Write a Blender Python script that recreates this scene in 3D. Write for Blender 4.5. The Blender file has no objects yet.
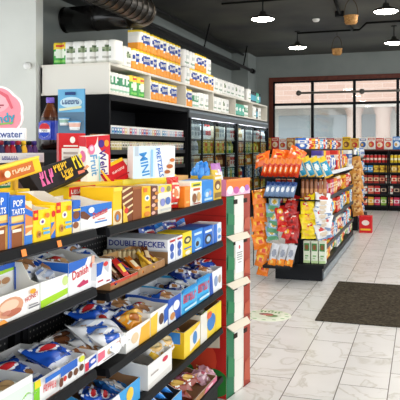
import bpy, math, random
from mathutils import Vector, Matrix, Euler
random.seed(11)
S = bpy.context.scene
COL = S.collection
pi = math.pi

# ------------------------------------------------------------------ camera
F, HOR, EYE = 660.0, 149.0, 1.5
TH = math.atan(221.0 / F); CT, ST = math.cos(TH), math.sin(TH)
cam_d = bpy.data.cameras.new('camera'); cam_d.sensor_width = 36; cam_d.lens = F / 400 * 36
cam_d.shift_y = -(200 - HOR) / 400; cam_d.clip_start = .05; cam_d.clip_end = 200
cam = bpy.data.objects.new('camera', cam_d); COL.objects.link(cam)
cam.location = (0, 0, EYE); cam.rotation_euler = (pi / 2, 0, TH); S.camera = cam
vs = S.view_settings; vs.view_transform = 'Standard'; vs.look = 'None'; vs.gamma = 1; vs.use_curve_mapping = False
vs.exposure = 1.1

def ray(px, py):
    rx, ry = (px - 200) / F, (HOR - py) / F
    return Vector((rx * CT - ST, rx * ST + CT, ry))
def onX(px, X, py=HOR):
    r = ray(px, py); t = X / r.x; return Vector((X, r.y * t, EYE + r.z * t))
def onY(px, Y, py=HOR):
    r = ray(px, py); t = Y / r.y; return Vector((r.x * t, Y, EYE + r.z * t))
def onZ(px, py, Z=0):
    r = ray(px, py); t = (Z - EYE) / r.z; return Vector((r.x * t, r.y * t, Z))
def at(px, py, d):
    r = ray(px, py); return Vector((r.x * d, r.y * d, EYE + r.z * d))

# ------------------------------------------------------------------ materials
MATS = {}
def lin(h):
    o = []
    for i in (0, 2, 4):
        c = int(h[i:i+2], 16) / 255; o.append(c / 12.92 if c <= .04045 else ((c + .055) / 1.055) ** 2.4)
    return (*o, 1)
def mat(key):
    """'rrggbb' paper, :g glossy film, :m metal, :d dull, :eN lamp of strength N"""
    if key in MATS: return MATS[key]
    m = bpy.data.materials.new('surface_' + key.replace(':', '_')); m.use_nodes = True
    b = m.node_tree.nodes['Principled BSDF']; h, _, k = key.partition(':')
    b.inputs['Base Color'].default_value = lin(h); b.inputs['Roughness'].default_value = .45
    b.inputs['Specular IOR Level'].default_value = .08 if max(lin(h)[:3]) < .025 else .22
    if k == 'g': b.inputs['Roughness'].default_value = .2; b.inputs['Specular IOR Level'].default_value = .5
    elif k == 'k': b.inputs['Roughness'].default_value = .5; b.inputs['Specular IOR Level'].default_value = .12
    elif k == 'm': b.inputs['Metallic'].default_value = 1; b.inputs['Roughness'].default_value = .35
    elif k == 'd': b.inputs['Roughness'].default_value = .85; b.inputs['Specular IOR Level'].default_value = .15
    elif k.startswith('e'):
        b.inputs['Emission Color'].default_value = lin(h); b.inputs['Emission Strength'].default_value = float(k[1:])
    MATS[key] = m; return m
def newmat(name):
    m = bpy.data.materials.new(name); m.use_nodes = True; nt = m.node_tree
    MATS[name] = m; return nt, nt.nodes, nt.links, nt.nodes['Principled BSDF']
def ramp(n, stops):
    r = n.new('ShaderNodeValToRGB'); e = r.color_ramp.elements
    while len(e) < len(stops): e.new(.5)
    for el, (p, c) in zip(e, stops): el.position = p; el.color = lin(c)
    return r
def noise_mat(name, c0, c1, scale, rough=.6, p0=.35, p1=.65, detail=6, spec=.3, bump=0):
    nt, n, l, b = newmat(name); tc = n.new('ShaderNodeTexCoord'); nz = n.new('ShaderNodeTexNoise')
    nz.inputs['Scale'].default_value = scale; nz.inputs['Detail'].default_value = detail
    l.new(tc.outputs['Object'], nz.inputs['Vector']); r = ramp(n, [(p0, c0), (p1, c1)])
    l.new(nz.outputs['Fac'], r.inputs['Fac']); l.new(r.outputs['Color'], b.inputs['Base Color'])
    b.inputs['Roughness'].default_value = rough; b.inputs['Specular IOR Level'].default_value = spec
    if bump:
        bp = n.new('ShaderNodeBump'); bp.inputs['Strength'].default_value = bump; bp.inputs['Distance'].default_value = .01
        l.new(nz.outputs['Fac'], bp.inputs['Height']); l.new(bp.outputs['Normal'], b.inputs['Normal'])
def floor_mat():
    nt, n, l, b = newmat('marble_tile'); tc = n.new('ShaderNodeTexCoord'); sp = n.new('ShaderNodeSeparateXYZ')
    l.new(tc.outputs['Object'], sp.inputs[0])
    ax = n.new('ShaderNodeMath'); ax.operation = 'ADD'; ax.inputs[1].default_value = -4.588 + 62
    ay = n.new('ShaderNodeMath'); ay.operation = 'ADD'; ay.inputs[1].default_value = .498 + .305 * 40
    l.new(sp.outputs['Y'], ax.inputs[0]); l.new(sp.outputs['X'], ay.inputs[0])
    cb = n.new('ShaderNodeCombineXYZ'); l.new(ax.outputs[0], cb.inputs['X']); l.new(ay.outputs[0], cb.inputs['Y'])
    br = n.new('ShaderNodeTexBrick'); br.offset = .5; br.offset_frequency = 2; br.squash = 1
    br.inputs['Scale'].default_value = 1; br.inputs['Brick Width'].default_value = .62; br.inputs['Row Height'].default_value = .305
    br.inputs['Mortar Size'].default_value = .0033; br.inputs['Mortar Smooth'].default_value = .1; br.inputs['Bias'].default_value = 0
    br.inputs['Color1'].default_value = (.0, .0, .0, 1); br.inputs['Color2'].default_value = (1, 1, 1, 1); br.inputs['Mortar'].default_value = (.5, .5, .5, 1)
    l.new(cb.outputs[0], br.inputs['Vector'])
    # veins: warped noise bands, shifted per tile
    mv = n.new('ShaderNodeVectorMath'); mv.operation = 'ADD'; sc = n.new('ShaderNodeVectorMath'); sc.operation = 'SCALE'; sc.inputs['Scale'].default_value = 7.3
    l.new(br.outputs['Color'], sc.inputs[0]); l.new(tc.outputs['Object'], mv.inputs[0]); l.new(sc.outputs[0], mv.inputs[1])
    nz = n.new('ShaderNodeTexNoise'); nz.inputs['Scale'].default_value = 2.6; nz.inputs['Detail'].default_value = 7; nz.inputs['Distortion'].default_value = 1.3
    l.new(mv.outputs[0], nz.inputs['Vector'])
    vein = ramp(n, [(.465, 'ececec'), (.497, 'dddcd8'), (.503, 'd3d1cb'), (.535, 'eeeeee')]); l.new(nz.outputs['Fac'], vein.inputs['Fac'])
    n2 = n.new('ShaderNodeTexNoise'); n2.inputs['Scale'].default_value = 1.7; n2.inputs['Detail'].default_value = 4
    l.new(mv.outputs[0], n2.inputs['Vector']); cl = ramp(n, [(.3, 'e4e4e3'), (.7, 'f6f6f6')]); l.new(n2.outputs['Fac'], cl.inputs['Fac'])
    mx = n.new('ShaderNodeMix'); mx.data_type = 'RGBA'; mx.blend_type = 'MULTIPLY'; mx.inputs['Factor'].default_value = .75
    l.new(vein.outputs['Color'], mx.inputs['A']); l.new(cl.outputs['Color'], mx.inputs['B'])
    m2 = n.new('ShaderNodeMix'); m2.data_type = 'RGBA'; m2.inputs['B'].default_value = lin('54504a')
    l.new(br.outputs['Fac'], m2.inputs['Factor']); l.new(mx.outputs['Result'], m2.inputs['A']); l.new(m2.outputs['Result'], b.inputs['Base Color'])
    b.inputs['Roughness'].default_value = .3; b.inputs['Specular IOR Level'].default_value = .4
def peg_mat():
    nt, n, l, b = newmat('pegboard'); tc = n.new('ShaderNodeTexCoord'); sp = n.new('ShaderNodeSeparateXYZ'); l.new(tc.outputs['Object'], sp.inputs[0])
    def cell(o):
        m = n.new('ShaderNodeMath'); m.operation = 'PINGPONG'; m.inputs[1].default_value = .0125; l.new(o, m.inputs[0])
        q = n.new('ShaderNodeMath'); q.operation = 'POWER'; q.inputs[1].default_value = 2; l.new(m.outputs[0], q.inputs[0]); return q
    a, c = cell(sp.outputs['Y']), cell(sp.outputs['Z']); s = n.new('ShaderNodeMath'); s.operation = 'ADD'
    l.new(a.outputs[0], s.inputs[0]); l.new(c.outputs[0], s.inputs[1])
    t = n.new('ShaderNodeMath'); t.operation = 'LESS_THAN'; t.inputs[1].default_value = .0035 ** 2; l.new(s.outputs[0], t.inputs[0])
    mx = n.new('ShaderNodeMix'); mx.data_type = 'RGBA'; mx.inputs['A'].default_value = lin('1d1d1f'); mx.inputs['B'].default_value = lin('a8a6a0')
    l.new(t.outputs[0], mx.inputs['Factor']); l.new(mx.outputs['Result'], b.inputs['Base Color']); b.inputs['Roughness'].default_value = .5
def glass_mat(name, tint, gl=.1):
    m = bpy.data.materials.new(name); m.use_nodes = True; nt = m.node_tree; n, l = nt.nodes, nt.links; n.clear()
    o = n.new('ShaderNodeOutputMaterial'); t = n.new('ShaderNodeBsdfTransparent'); t.inputs[0].default_value = lin(tint)
    g = n.new('ShaderNodeBsdfGlossy'); g.inputs['Roughness'].default_value = .03; x = n.new('ShaderNodeMixShader'); x.inputs[0].default_value = gl
    l.new(t.outputs[0], x.inputs[1]); l.new(g.outputs[0], x.inputs[2]); l.new(x.outputs[0], o.inputs[0]); MATS[name] = m
def brick_mat():
    nt, n, l, b = newmat('pale_brick'); tc = n.new('ShaderNodeTexCoord'); mp = n.new('ShaderNodeMapping'); mp.inputs['Rotation'].default_value = (pi / 2, 0, 0)
    l.new(tc.outputs['Object'], mp.inputs[0]); br = n.new('ShaderNodeTexBrick'); br.inputs['Scale'].default_value = 1
    br.inputs['Brick Width'].default_value = .8; br.inputs['Row Height'].default_value = .22; br.inputs['Mortar Size'].default_value = .012
    br.inputs['Color1'].default_value = lin('dcb8a8'); br.inputs['Color2'].default_value = lin('d6ae9e'); br.inputs['Mortar'].default_value = lin('e2c8bc')
    l.new(mp.outputs[0], br.inputs['Vector']); l.new(br.outputs['Color'], b.inputs['Base Color']); b.inputs['Roughness'].default_value = .9
floor_mat(); peg_mat(); brick_mat()
glass_mat('clear_pane', 'f4f8f8', .05); glass_mat('cooler_pane', 'e8eeee', .07); glass_mat('film', 'ffffff', .12)
noise_mat('ceiling_black', '343435', '59584f', .9, .6, .3, .75)
noise_mat('wall_grey', '858b87', '8d928e', 2, .8); noise_mat('wall_pale', 'dcddd5', 'e2e3db', 1.5, .8)
noise_mat('mat_pile', '2b2721', '575044', 42, .95, .3, .7, 8, .05, .6)
noise_mat('wicker', '8a5a2c', 'c79a5c', 60, .7); noise_mat('kraft', '9a7047', 'ab8055', 25, .85)
noise_mat('wood_red', '5a2a1e', '6b3426', 9, .45)

# ------------------------------------------------------------------ text -> flat polygons
TXT = {}
def text_polys(s):
    if s in TXT: return TXT[s]
    cu = bpy.data.curves.new('t', 'FONT'); cu.body = s; cu.offset = .018; cu.resolution_u = 2
    o = bpy.data.objects.new('t', cu); COL.objects.link(o); dg = bpy.context.evaluated_depsgraph_get()
    e = o.evaluated_get(dg); me = e.to_mesh()
    vv = [(v.co.x, v.co.y) for v in me.vertices]; ff = [tuple(p.vertices) for p in me.polygons]
    e.to_mesh_clear(); bpy.data.objects.remove(o); bpy.data.curves.remove(cu)
    if not vv: vv = [(0, 0), (1, 0), (1, 1)]; ff = [(0, 1, 2)]
    x0, x1 = min(a for a, _ in vv), max(a for a, _ in vv); y0, y1 = min(b for _, b in vv), max(b for _, b in vv)
    TXT[s] = ([((a - (x0 + x1) / 2), (b - (y0 + y1) / 2)) for a, b in vv], ff, x1 - x0, y1 - y0); return TXT[s]

def clip(poly):
    for ax, lim, sg in ((0, 0, 1), (0, 1, -1), (1, 0, 1), (1, 1, -1)):
        out = []
        for i in range(len(poly)):
            a, b = poly[i - 1], poly[i]; da, db = (a[ax] - lim) * sg, (b[ax] - lim) * sg
            if (da >= 0) != (db >= 0):
                t = da / (da - db); out.append((a[0] + (b[0] - a[0]) * t, a[1] + (b[1] - a[1]) * t))
            if db >= 0: out.append(b)
        poly = out
        if not poly: return []
    return poly
def shape_poly(it):
    k = it[0]
    if k == 'r': _, a, b, c, d, col = it; return [(a, b), (c, b), (c, d), (a, d)], col
    if k == 'e': _, a, b, c, d, col = it; return [(a + c * math.cos(i * pi / 8), b + d * math.sin(i * pi / 8)) for i in range(16)], col
    if k == 'p': return list(it[1]), it[2]
    return None, None
def inside(poly, u, v):
    r = False
    for i in range(len(poly)):
        (x1, y1), (x2, y2) = poly[i - 1], poly[i]
        if (y1 > v) != (y2 > v) and u < (x2 - x1) * (v - y1) / (y2 - y1) + x1: r = not r
    return r
def art_col(art, u, v, base):
    c = base
    for it in art or ():
        p, col = shape_poly(it)
        if p and inside(p, u, v): c = col
    return c

# ------------------------------------------------------------------ mesh builder
class MB:
    def __init__(s): s.v = []; s.f = []; s.m = []; s.sm = []; s.keys = []
    def k(s, c):
        if c not in s.keys: s.keys.append(c)
        return s.keys.index(c)
    def face(s, pts, c, smooth=False):
        i = len(s.v); s.v += [tuple(p) for p in pts]; s.f.append(tuple(range(i, i + len(pts)))); s.m.append(s.k(c)); s.sm.append(smooth)
    def panel(s, o, U, V, art, eps=.0007):
        o, U, V = Vector(o), Vector(U), Vector(V); N = U.cross(V).normalized(); lu, lv = U.length, V.length
        for n_, it in enumerate(art or ()):
            off = N * eps * (n_ + 1)
            if it[0] == 't':
                _, txt, cu, cv, h, col = it[:6]; rot = math.radians(it[6] if len(it) > 6 else 0); mw = it[7] if len(it) > 7 else .92
                vv, ff, w, hh = text_polys(txt); sc = min(h * lv / hh, mw * (lu if abs(math.cos(rot)) > .5 else lv) / w)
                c, sn = math.cos(rot), math.sin(rot)
                P = [o + U * cu + V * cv + off + U / lu * ((x * c - y * sn) * sc) + V / lv * ((x * sn + y * c) * sc) for x, y in vv]
                i = len(s.v); s.v += [tuple(p) for p in P]
                for f in ff: s.f.append(tuple(i + j for j in f)); s.m.append(s.k(col)); s.sm.append(False)
            else:
                p, col = shape_poly(it); p = clip(p)
                if len(p) > 2: s.face([o + U * a + V * b + off for a, b in p], col)
    def box(s, a, b, c, front=None, near=None, top=None, far=None, cf=None, cn=None, ct=None, eps=.0007, bev=0):
        (x0, y0, z0), (x1, y1, z1) = a, b
        if bev:
            e = bev; X = (x0, x0 + e, x1 - e, x1); Y = (y0, y0 + e, y1 - e, y1); Z = (z0, z0 + e, z1 - e, z1)
            P = lambda i, j, k: (X[i], Y[j], Z[k])
            q = [([P(3,1,1),P(3,2,1),P(3,2,2),P(3,1,2)], cf), ([P(0,2,1),P(0,1,1),P(0,1,2),P(0,2,2)], None), ([P(1,0,1),P(2,0,1),P(2,0,2),P(1,0,2)], cn), ([P(2,3,1),P(1,3,1),P(1,3,2),P(2,3,2)], None), ([P(1,1,3),P(2,1,3),P(2,2,3),P(1,2,3)], ct), ([P(1,2,0),P(2,2,0),P(2,1,0),P(1,1,0)], None),
                 ([P(2,0,1),P(3,1,1),P(3,1,2),P(2,0,2)], cf), ([P(3,2,1),P(2,3,1),P(2,3,2),P(3,2,2)], cf), ([P(0,1,1),P(1,0,1),P(1,0,2),P(0,1,2)], None), ([P(1,3,1),P(0,2,1),P(0,2,2),P(1,3,2)], None),
                 ([P(3,1,2),P(3,2,2),P(2,2,3),P(2,1,3)], ct), ([P(0,2,2),P(0,1,2),P(1,1,3),P(1,2,3)], ct), ([P(1,0,2),P(2,0,2),P(2,1,3),P(1,1,3)], ct), ([P(2,3,2),P(1,3,2),P(1,2,3),P(2,2,3)], ct),
                 ([P(3,2,1),P(3,1,1),P(2,1,0),P(2,2,0)], None), ([P(0,1,1),P(0,2,1),P(1,2,0),P(1,1,0)], None), ([P(2,0,1),P(1,0,1),P(1,1,0),P(2,1,0)], None), ([P(1,3,1),P(2,3,1),P(2,2,0),P(1,2,0)], None)]
            for i in (0, 1):
                for j in (0, 1):
                    for kk in (0, 1):
                        A, B, C = P(3*i,1+j,1+kk), P(1+i,3*j,1+kk), P(1+i,1+j,3*kk); q.append(([A,B,C] if (i+j+kk) % 2 else [A,C,B], None))
            for pts, cc in q: s.face(pts, cc or c)
        else:
            s.face([(x1,y0,z0),(x1,y1,z0),(x1,y1,z1),(x1,y0,z1)], cf or c); s.face([(x0,y1,z0),(x0,y0,z0),(x0,y0,z1),(x0,y1,z1)], c)
            s.face([(x0,y0,z0),(x1,y0,z0),(x1,y0,z1),(x0,y0,z1)], cn or c); s.face([(x1,y1,z0),(x0,y1,z0),(x0,y1,z1),(x1,y1,z1)], c)
            s.face([(x0,y0,z1),(x1,y0,z1),(x1,y1,z1),(x0,y1,z1)], ct or c); s.face([(x0,y1,z0),(x1,y1,z0),(x1,y0,z0),(x0,y0,z0)], c)
        s.panel((x1, y0, z0), (0, y1-y0, 0), (0, 0, z1-z0), front, eps); s.panel((x0, y0, z0), (x1-x0, 0, 0), (0, 0, z1-z0), near, eps)
        s.panel((x1, y0, z1), (0, y1-y0, 0), (x0-x1, 0, 0), top, eps); s.panel((x1, y1, z0), (x0-x1, 0, 0), (0, 0, z1-z0), far, eps)
    def tube(s, path, r, c, n=8, cap=True):
        P = [Vector(p) for p in path]; rings = []; up = None
        for i, p in enumerate(P):
            t = (P[min(i+1, len(P)-1)] - P[max(i-1, 0)]).normalized()
            if up is None: up = Vector((0, 0, 1)) if abs(t.z) < .9 else Vector((1, 0, 0))
            a = t.cross(up).normalized(); b = a.cross(t).normalized(); up = b
            rr = r[i] if isinstance(r, (list, tuple)) else r
            rings.append([p + a * rr * math.cos(2*pi*j/n) + b * rr * math.sin(2*pi*j/n) for j in range(n)])
        for i in range(len(rings)-1):
            for j in range(n): s.face([rings[i][j-1], rings[i][j], rings[i+1][j], rings[i+1][j-1]][::-1], c, True)
        if cap: s.face(rings[0], c); s.face(rings[-1][::-1], c)
    def lathe(s, prof, c=None, o=(0, 0, 0), n=16, ax='z'):
        """prof: (r, z, colour of the band above)"""
        def P(r, z, a):
            x, y = r * math.cos(a), r * math.sin(a)
            return (o[0]+x, o[1]+y, o[2]+z) if ax == 'z' else (o[0]+z, o[1]+x, o[2]+y)
        for i in range(len(prof)-1):
            (r0, z0), (r1, z1) = prof[i][:2], prof[i+1][:2]; cc = prof[i][2] if len(prof[i]) > 2 else c
            for j in range(n):
                a, b = 2*pi*j/n, 2*pi*(j+1)/n; q = [P(r0,z0,a), P(r0,z0,b), P(r1,z1,b), P(r1,z1,a)]
                if r0 < 1e-6: q = [q[0], q[2], q[3]]
                elif r1 < 1e-6: q = q[:3]
                s.face(q, cc, True)
    def bag(s, w, h, t, base, art, back=None, nu=12, nv=16, wr=.12, seed=0, txt=(), crimp=.05):
        rnd = random.Random(seed); ph = [rnd.uniform(0, 6.28) for _ in range(6)]
        def P(u, v, sd):
            e = max(0, 1 - abs(2*u-1)**2.6); q = max(0, min(1, (v - crimp) / .3, (1 - crimp - v) / .3)); q = math.sin(q * pi / 2)
            th = t / 2 * e ** .6 * q * (1 + wr * math.sin(9*u + ph[0] + 5*v) * math.sin(11*v + ph[1] + 3*u))
            pull = 1 - .07 * math.sin(pi * v) ** .6
            zig = .004 * ((int(u * nu) % 2) - .5) if v in (0, 1) else 0
            return (sd * (th + .0008) + .006 * math.sin(14*u + ph[2]) * (1 - q), (u - .5) * w * pull, v * h + zig + .01 * h * math.sin(5*u + ph[3]))
        for i in range(nu):
            for j in range(nv):
                u0, u1, v0, v1 = i/nu, (i+1)/nu, j/nv, (j+1)/nv
                s.face([P(u0,v0,1), P(u1,v0,1), P(u1,v1,1), P(u0,v1,1)], art_col(art, (u0+u1)/2, (v0+v1)/2, base), True)
                s.face([P(u1,v0,-1), P(u0,v0,-1), P(u0,v1,-1), P(u1,v1,-1)], back or base, True)
        for it in txt: s.panel((t/2 + .001, -w/2, 0), (0, w, 0), (0, 0, h), [it])
    def mesh(s, name):
        me = bpy.data.meshes.new(name); me.from_pydata(s.v, [], s.f)
        for kk in s.keys: me.materials.append(MATS[kk] if kk in MATS else mat(kk))
        me.polygons.foreach_set('material_index', s.m); me.polygons.foreach_set('use_smooth', s.sm)
        if any(s.sm):
            import bmesh
            bm = bmesh.new(); bm.from_mesh(me); bmesh.ops.remove_doubles(bm, verts=bm.verts, dist=1e-5); bm.to_mesh(me); bm.free()
        me.update(); return me

def tag(o, label=None, cat=None, group=None, kind=None):
    for kk, vv in (('label', label), ('category', cat), ('group', group), ('kind', kind)):
        if vv: o[kk] = vv
    return o
def inst(me, name, loc=(0, 0, 0), rot=(0, 0, 0), label=None, cat=None, group=None, scale=None, parent=None, kind=None):
    o = bpy.data.objects.new(name, me); COL.objects.link(o); o.location = loc
    if isinstance(rot, Matrix): o.rotation_euler = rot.to_euler()
    else: o.rotation_euler = rot
    if scale: o.scale = scale if not isinstance(scale, (int, float)) else (scale,) * 3
    if parent: o.parent = parent
    return tag(o, label, cat, group, kind)
def empty(name, loc, rz=0, label=None, cat=None, group=None):
    o = bpy.data.objects.new(name, None); COL.objects.link(o); o.location = loc; o.rotation_euler = (0, 0, rz); o.empty_display_size = .1
    return tag(o, label, cat, group)
def part(mb, name, parent, label=None, loc=(0, 0, 0), rot=(0, 0, 0)):
    return inst(mb.mesh(name), name, loc, rot, label, parent=parent)
def struct(mb, name): return inst(mb.mesh(name), name, kind='structure')
def copy_tree(o, parent=None):
    c = o.copy(); COL.objects.link(c)
    if parent: c.parent = parent
    for ch in o.children: copy_tree(ch, c)
    return c
ORD = 'first second third fourth fifth sixth seventh eighth ninth tenth eleventh twelfth thirteenth fourteenth fifteenth sixteenth seventeenth eighteenth nineteenth twentieth twenty-first twenty-second twenty-third twenty-fourth twenty-fifth twenty-sixth twenty-seventh twenty-eighth twenty-ninth thirtieth thirty-first thirty-second thirty-third thirty-fourth thirty-fifth thirty-sixth thirty-seventh thirty-eighth thirty-ninth fortieth'.split()
def bx(a, b, c, **kw): m = MB(); m.box(a, b, c, **kw); return m
W, K = 'f2f1ec', '19191b'

# ================================================================== SETTING
XL, YF, ZC = -4.7, 17.5, 4.0
struct(bx((-9, -3, -.1), (6, YF, 0), 'marble_tile'), 'floor')
struct(bx((-9, -3, ZC), (6, YF + .2, ZC + .2), 'ceiling_black'), 'ceiling')
struct(bx((XL - .2, 7.17, 0), (XL, YF + .2, ZC), 'wall_grey'), 'wall_left')
m = MB(); m.box((-9, 7.0, 0), (-4.455, 7.16, ZC), 'wall_pale'); struct(m, 'wall_front_left')
struct(bx((XL, 16.62, 0), (-4.25, YF, ZC), 'wall_grey'), 'wall_corner')
WX0, WX1, WZ0, WZ1 = -3.89, 1.62, .95, 3.42
m = MB(); m.box((XL, YF, 0), (6, YF + .2, WZ0), 'wall_grey'); m.box((XL, YF, WZ1), (6, YF + .2, ZC), 'wall_grey')
m.box((XL, YF, WZ0), (WX0, YF + .2, WZ1), 'wall_grey'); m.box((WX1, YF, WZ0), (6, YF + .2, WZ1), 'wall_grey'); struct(m, 'wall_back')
win = MB(); e = .11
win.box((WX0, YF - .03, WZ1 - e), (WX1, YF + .1, WZ1), 'wood_red'); win.box((WX0, YF - .03, WZ0), (WX1, YF + .1, WZ0 + e), 'wood_red')
win.box((WX0, YF - .03, WZ0 + e), (WX0 + e, YF + .1, WZ1 - e), 'wood_red'); win.box((WX1 - e, YF - .03, WZ0 + e), (WX1, YF + .1, WZ1 - e), 'wood_red')
wo = struct(win, 'window_1')
mu = MB()
for x in (-2.727, -1.64, -.56, .52): mu.box((x - .035, YF - .01, WZ0 + e), (x + .035, YF + .08, WZ1 - e), '1b1c1e')
mu.box((WX0 + e, YF - .005, 2.66), (WX1 - e, YF + .075, 2.725), '1b1c1e')
mu.box((WX0 + e, YF - .005, WZ1 - e - .045), (WX1 - e, YF + .075, WZ1 - e), '1b1c1e'); mu.box((WX0 + e, YF - .005, WZ0 + e), (WX0 + e + .04, YF + .075, WZ1 - e), '1b1c1e')
part(mu, 'mullion', wo)
part(bx((WX0 + e, YF + .03, WZ0 + e), (WX1 - e, YF + .036, WZ1 - e), 'clear_pane'), 'glass_pane', wo)

# ---- outside the window
inst(bx((-40, YF + .3, -.2), (40, 60, -.05), 'a9a8a4').mesh('pavement'), 'pavement', kind='structure')
b = empty('office_building', (-6, 30, 0), 0, 'pale pink brick building with a grey window band, outside the window', 'building')
part(bx((-14, 0, 3.55), (5.6, 10, 9), 'pale_brick'), 'upper_wall', b)
part(bx((-14, 1.4, -.05), (5.0, 10, 3.55), 'd9d6d0'), 'recessed_wall', b)
part(bx((-14, -.05, 3.35), (5.65, .4, 3.56), 'c4b5ab'), 'ledge', b)
for x in (-2.2, -.5, 1.2, 2.9):
    part(bx((x, 1.32, 1.0), (x + 1.5, 1.42, 3.1), 'a7aeb2:g', front=None), 'window', b)
for x in (3.15, 4.4, 5.3):
    m = MB(); m.lathe([(.32, -.05), (.32, 3.0), (.45, 3.35)], 'cdb0a2', (x, .4, 0), 14); part(m, 'column', b)
b = empty('glass_building', (5, 46, 0), 0, 'distant pale glass building far beyond the right window pane', 'building')
part(bx((-2.6, 0, 0), (10, 8, 14), 'd5dbdf'), 'wall', b)
for i in range(6): part(bx((-2.61, -.06, 1.2 + i * 2), (10, 0, 2.1 + i * 2), 'b5c0c8:g'), 'window_band', b)

# ---- rail across the window
m = MB(); m.tube([(-3.05, 17.28, 2.97), (1.6, 17.28, 2.97)], .028, '77726a'); 
r = inst(m.mesh('curtain_rail'), 'curtain_rail', label='grey round rail running across the upper window panes', cat='rail')
for x in (-3.05, -1.43): 
    m = MB(); m.lathe([(0, -.075), (.055, -.05), (.075, 0), (.055, .05), (0, .075)], '5e5a54', (x, 17.28, 2.97), 12); m.tube([(x, 17.3, 2.97), (x, 17.5, 2.97)], .015, '5e5a54'); part(m, 'bracket', r)

# ================================================================== CEILING THINGS
def lamp(first):
    t = empty('pendant_lamp', (0, 0, 0)); 
    m = MB(); m.lathe([(.0, .34), (.06, .34), (.06, .315), (.0, .315)], '2a2a2a'); part(m, 'ceiling_rose', t)
    m = MB(); m.tube([(0, 0, .08), (0, 0, .33)], .012, '2a2a2a'); part(m, 'stem', t)
    m = MB(); m.lathe([(.0, .11), (.045, .11), (.055, .06), (.17, .02), (.2, -.005), (.2, -.02), (.185, -.02), (.185, -.012), (.0, -.012)], '35332f', n=24); part(m, 'shade', t)
    m = MB(); m.lathe([(.18, -.014), (.165, -.028), (0, -.034)], 'fff6ea:e32', n=24); part(m, 'diffuser', t)
    return t
L0 = lamp(True); lamps = []
for Y in (1.2, 4.4, 7.6, 10.72, 13.95):
    for X in (-2.49, -.52, 1.45, 3.4): lamps.append((X, Y))
for i, (X, Y) in enumerate(lamps):
    o = L0 if i == 0 else copy_tree(L0); o.location = (X, Y, 3.67)
    seen = {(-2.49, 10.72): 'round pendant lamp nearest the paper towel shelves, left end of near row', (-2.49, 13.95): 'round pendant lamp hanging farther back, left of the small white detector',
            (-.52, 10.72): 'large glowing pendant lamp beside the upper hanging basket', (-.52, 13.95): 'farther pendant lamp at the right edge just above the window wall'}
    tag(o, seen.get((X, Y), 'round glowing pendant lamp overhead outside the photo frame'), 'lamp', 'pendant lamps under the dark ceiling')
m = MB(); m.lathe([(0, -.05), (.045, -.05), (.065, -.03), (.075, 0)], 'eceae4'); p = at(316, 21, 12.7)
o = inst(m.mesh('smoke_detector'), 'smoke_detector', (p.x, p.y, ZC - .002), label='small white round detector on the dark ceiling', cat='smoke detector')
def basket():
    t = empty('hanging_basket', (0, 0, 0))
    m = MB()
    m.lathe([(0, 0), (.085, 0), (.095, .03), (.1, .07), (.108, .115), (.112, .13), (.1, .13), (.085, .01), (0, .01)], 'wicker', n=18)
    for z, r in ((.03, .098), (.07, .103), (.125, .113)): m.tube([(r*math.cos(a*pi/10), r*math.sin(a*pi/10), z) for a in range(21)], .006, 'wicker', 6)
    part(m, 'basket_body', t)
    m = MB(); m.tube([(.108*math.cos(a), 0, .12 + .27*math.sin(a)) for a in [i*pi/12 for i in range(13)]], .007, '4a3a28', 6); part(m, 'handle', t)
    m = MB(); m.tube([(0, 0, .39), (0, 0, ZC - 3.4)], .004, '222222', 6); part(m, 'cord', t); return t
B0 = basket(); p = at(351, 24, 10.4); B0.location = p; B0.children[2].scale = (1, 1, 1)
tag(B0, 'brown wicker basket with tall handle beside the big pendant lamp', 'basket', 'hanging wicker baskets')
B1 = copy_tree(B0); B1.location = at(337, 55, 13.9); tag(B1, 'tan wicker basket hanging lower, just above the window wall', 'basket', 'hanging wicker baskets')
for B in (B0, B1):
    c = [x for x in B.children if x.name.startswith('cord')][0]; mb = MB(); mb.tube([(0, 0, .39), (0, 0, ZC - B.location.z)], .004, '222222', 6); c.data = mb.mesh('cord')
# duct with elbow
DY, DZ, DX, R = 8.1, 3.29, -3.42, .175
t = empty('ventilation_duct', (DX, DY, DZ), 0, 'large black spiral duct turning an elbow under the ceiling', 'duct')
def seam_tube(a, b, r, c, step):
    m = MB(); a, b = Vector(a), Vector(b); m.tube([a, b], r, c, 24); L = (b - a).length; n = int(L / step)
    for i in range(n + 1):
        p = a + (b - a) * (i / max(n, 1)); d = (b - a).normalized() * .008; m.tube([p - d, p + d], r + .006, c, 24)
    return m
part(seam_tube((-.28, 0, 0), (XL - DX + .02, 0, 0), R, '1f1e1d:g', .45), 'cross_run', t)
m = MB(); m.tube([(-.28 + .28*math.sin(a), -.28 + .28*math.cos(a), 0) for a in [i*pi/16 for i in range(9)]], R + .003, '4a4238:m', 24); part(m, 'elbow', t)
part(seam_tube((0, -.28, 0), (0, -7, 0), R, '3c3833:m', .16), 'long_run', t)
# pipes & conduits
m = MB(); m.tube([(-4.0, 2, 3.45), (-4.0, 16.1, 3.45)], .035, '1e1e1f', 10); m.tube([(-4.0, 16.02, 3.45), (-4.0, 16.2, 3.45)], .06, '1e1e1f', 10)
o = inst(m.mesh('ceiling_pipe'), 'ceiling_pipe', label='long black pipe with capped end running above the paper towels', cat='pipe')
for y in (9.2, 12.2, 15.2):
    mb = MB(); mb.tube([(-4.0, y, 3.48), (-4.0, y + .35, ZC)], .016, '1e1e1f', 8); part(mb, 'hanger', o)
m = MB(); m.tube([(-4.35, 5, 3.93), (-4.35, 16.5, 3.93)], .03, '242424', 8); inst(m.mesh('conduit'), 'conduit', label='thin black conduit where the ceiling meets the left wall', cat='conduit')
m = MB(); m.tube([(-3.2, 10.72, 3.96), (-.52, 10.72, 3.96), (3, 10.72, 3.96)], .018, '1a1a1a', 6); inst(m.mesh('conduit'), 'conduit', label='black conduit joining the near row of pendant lamps', cat='conduit')
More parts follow.
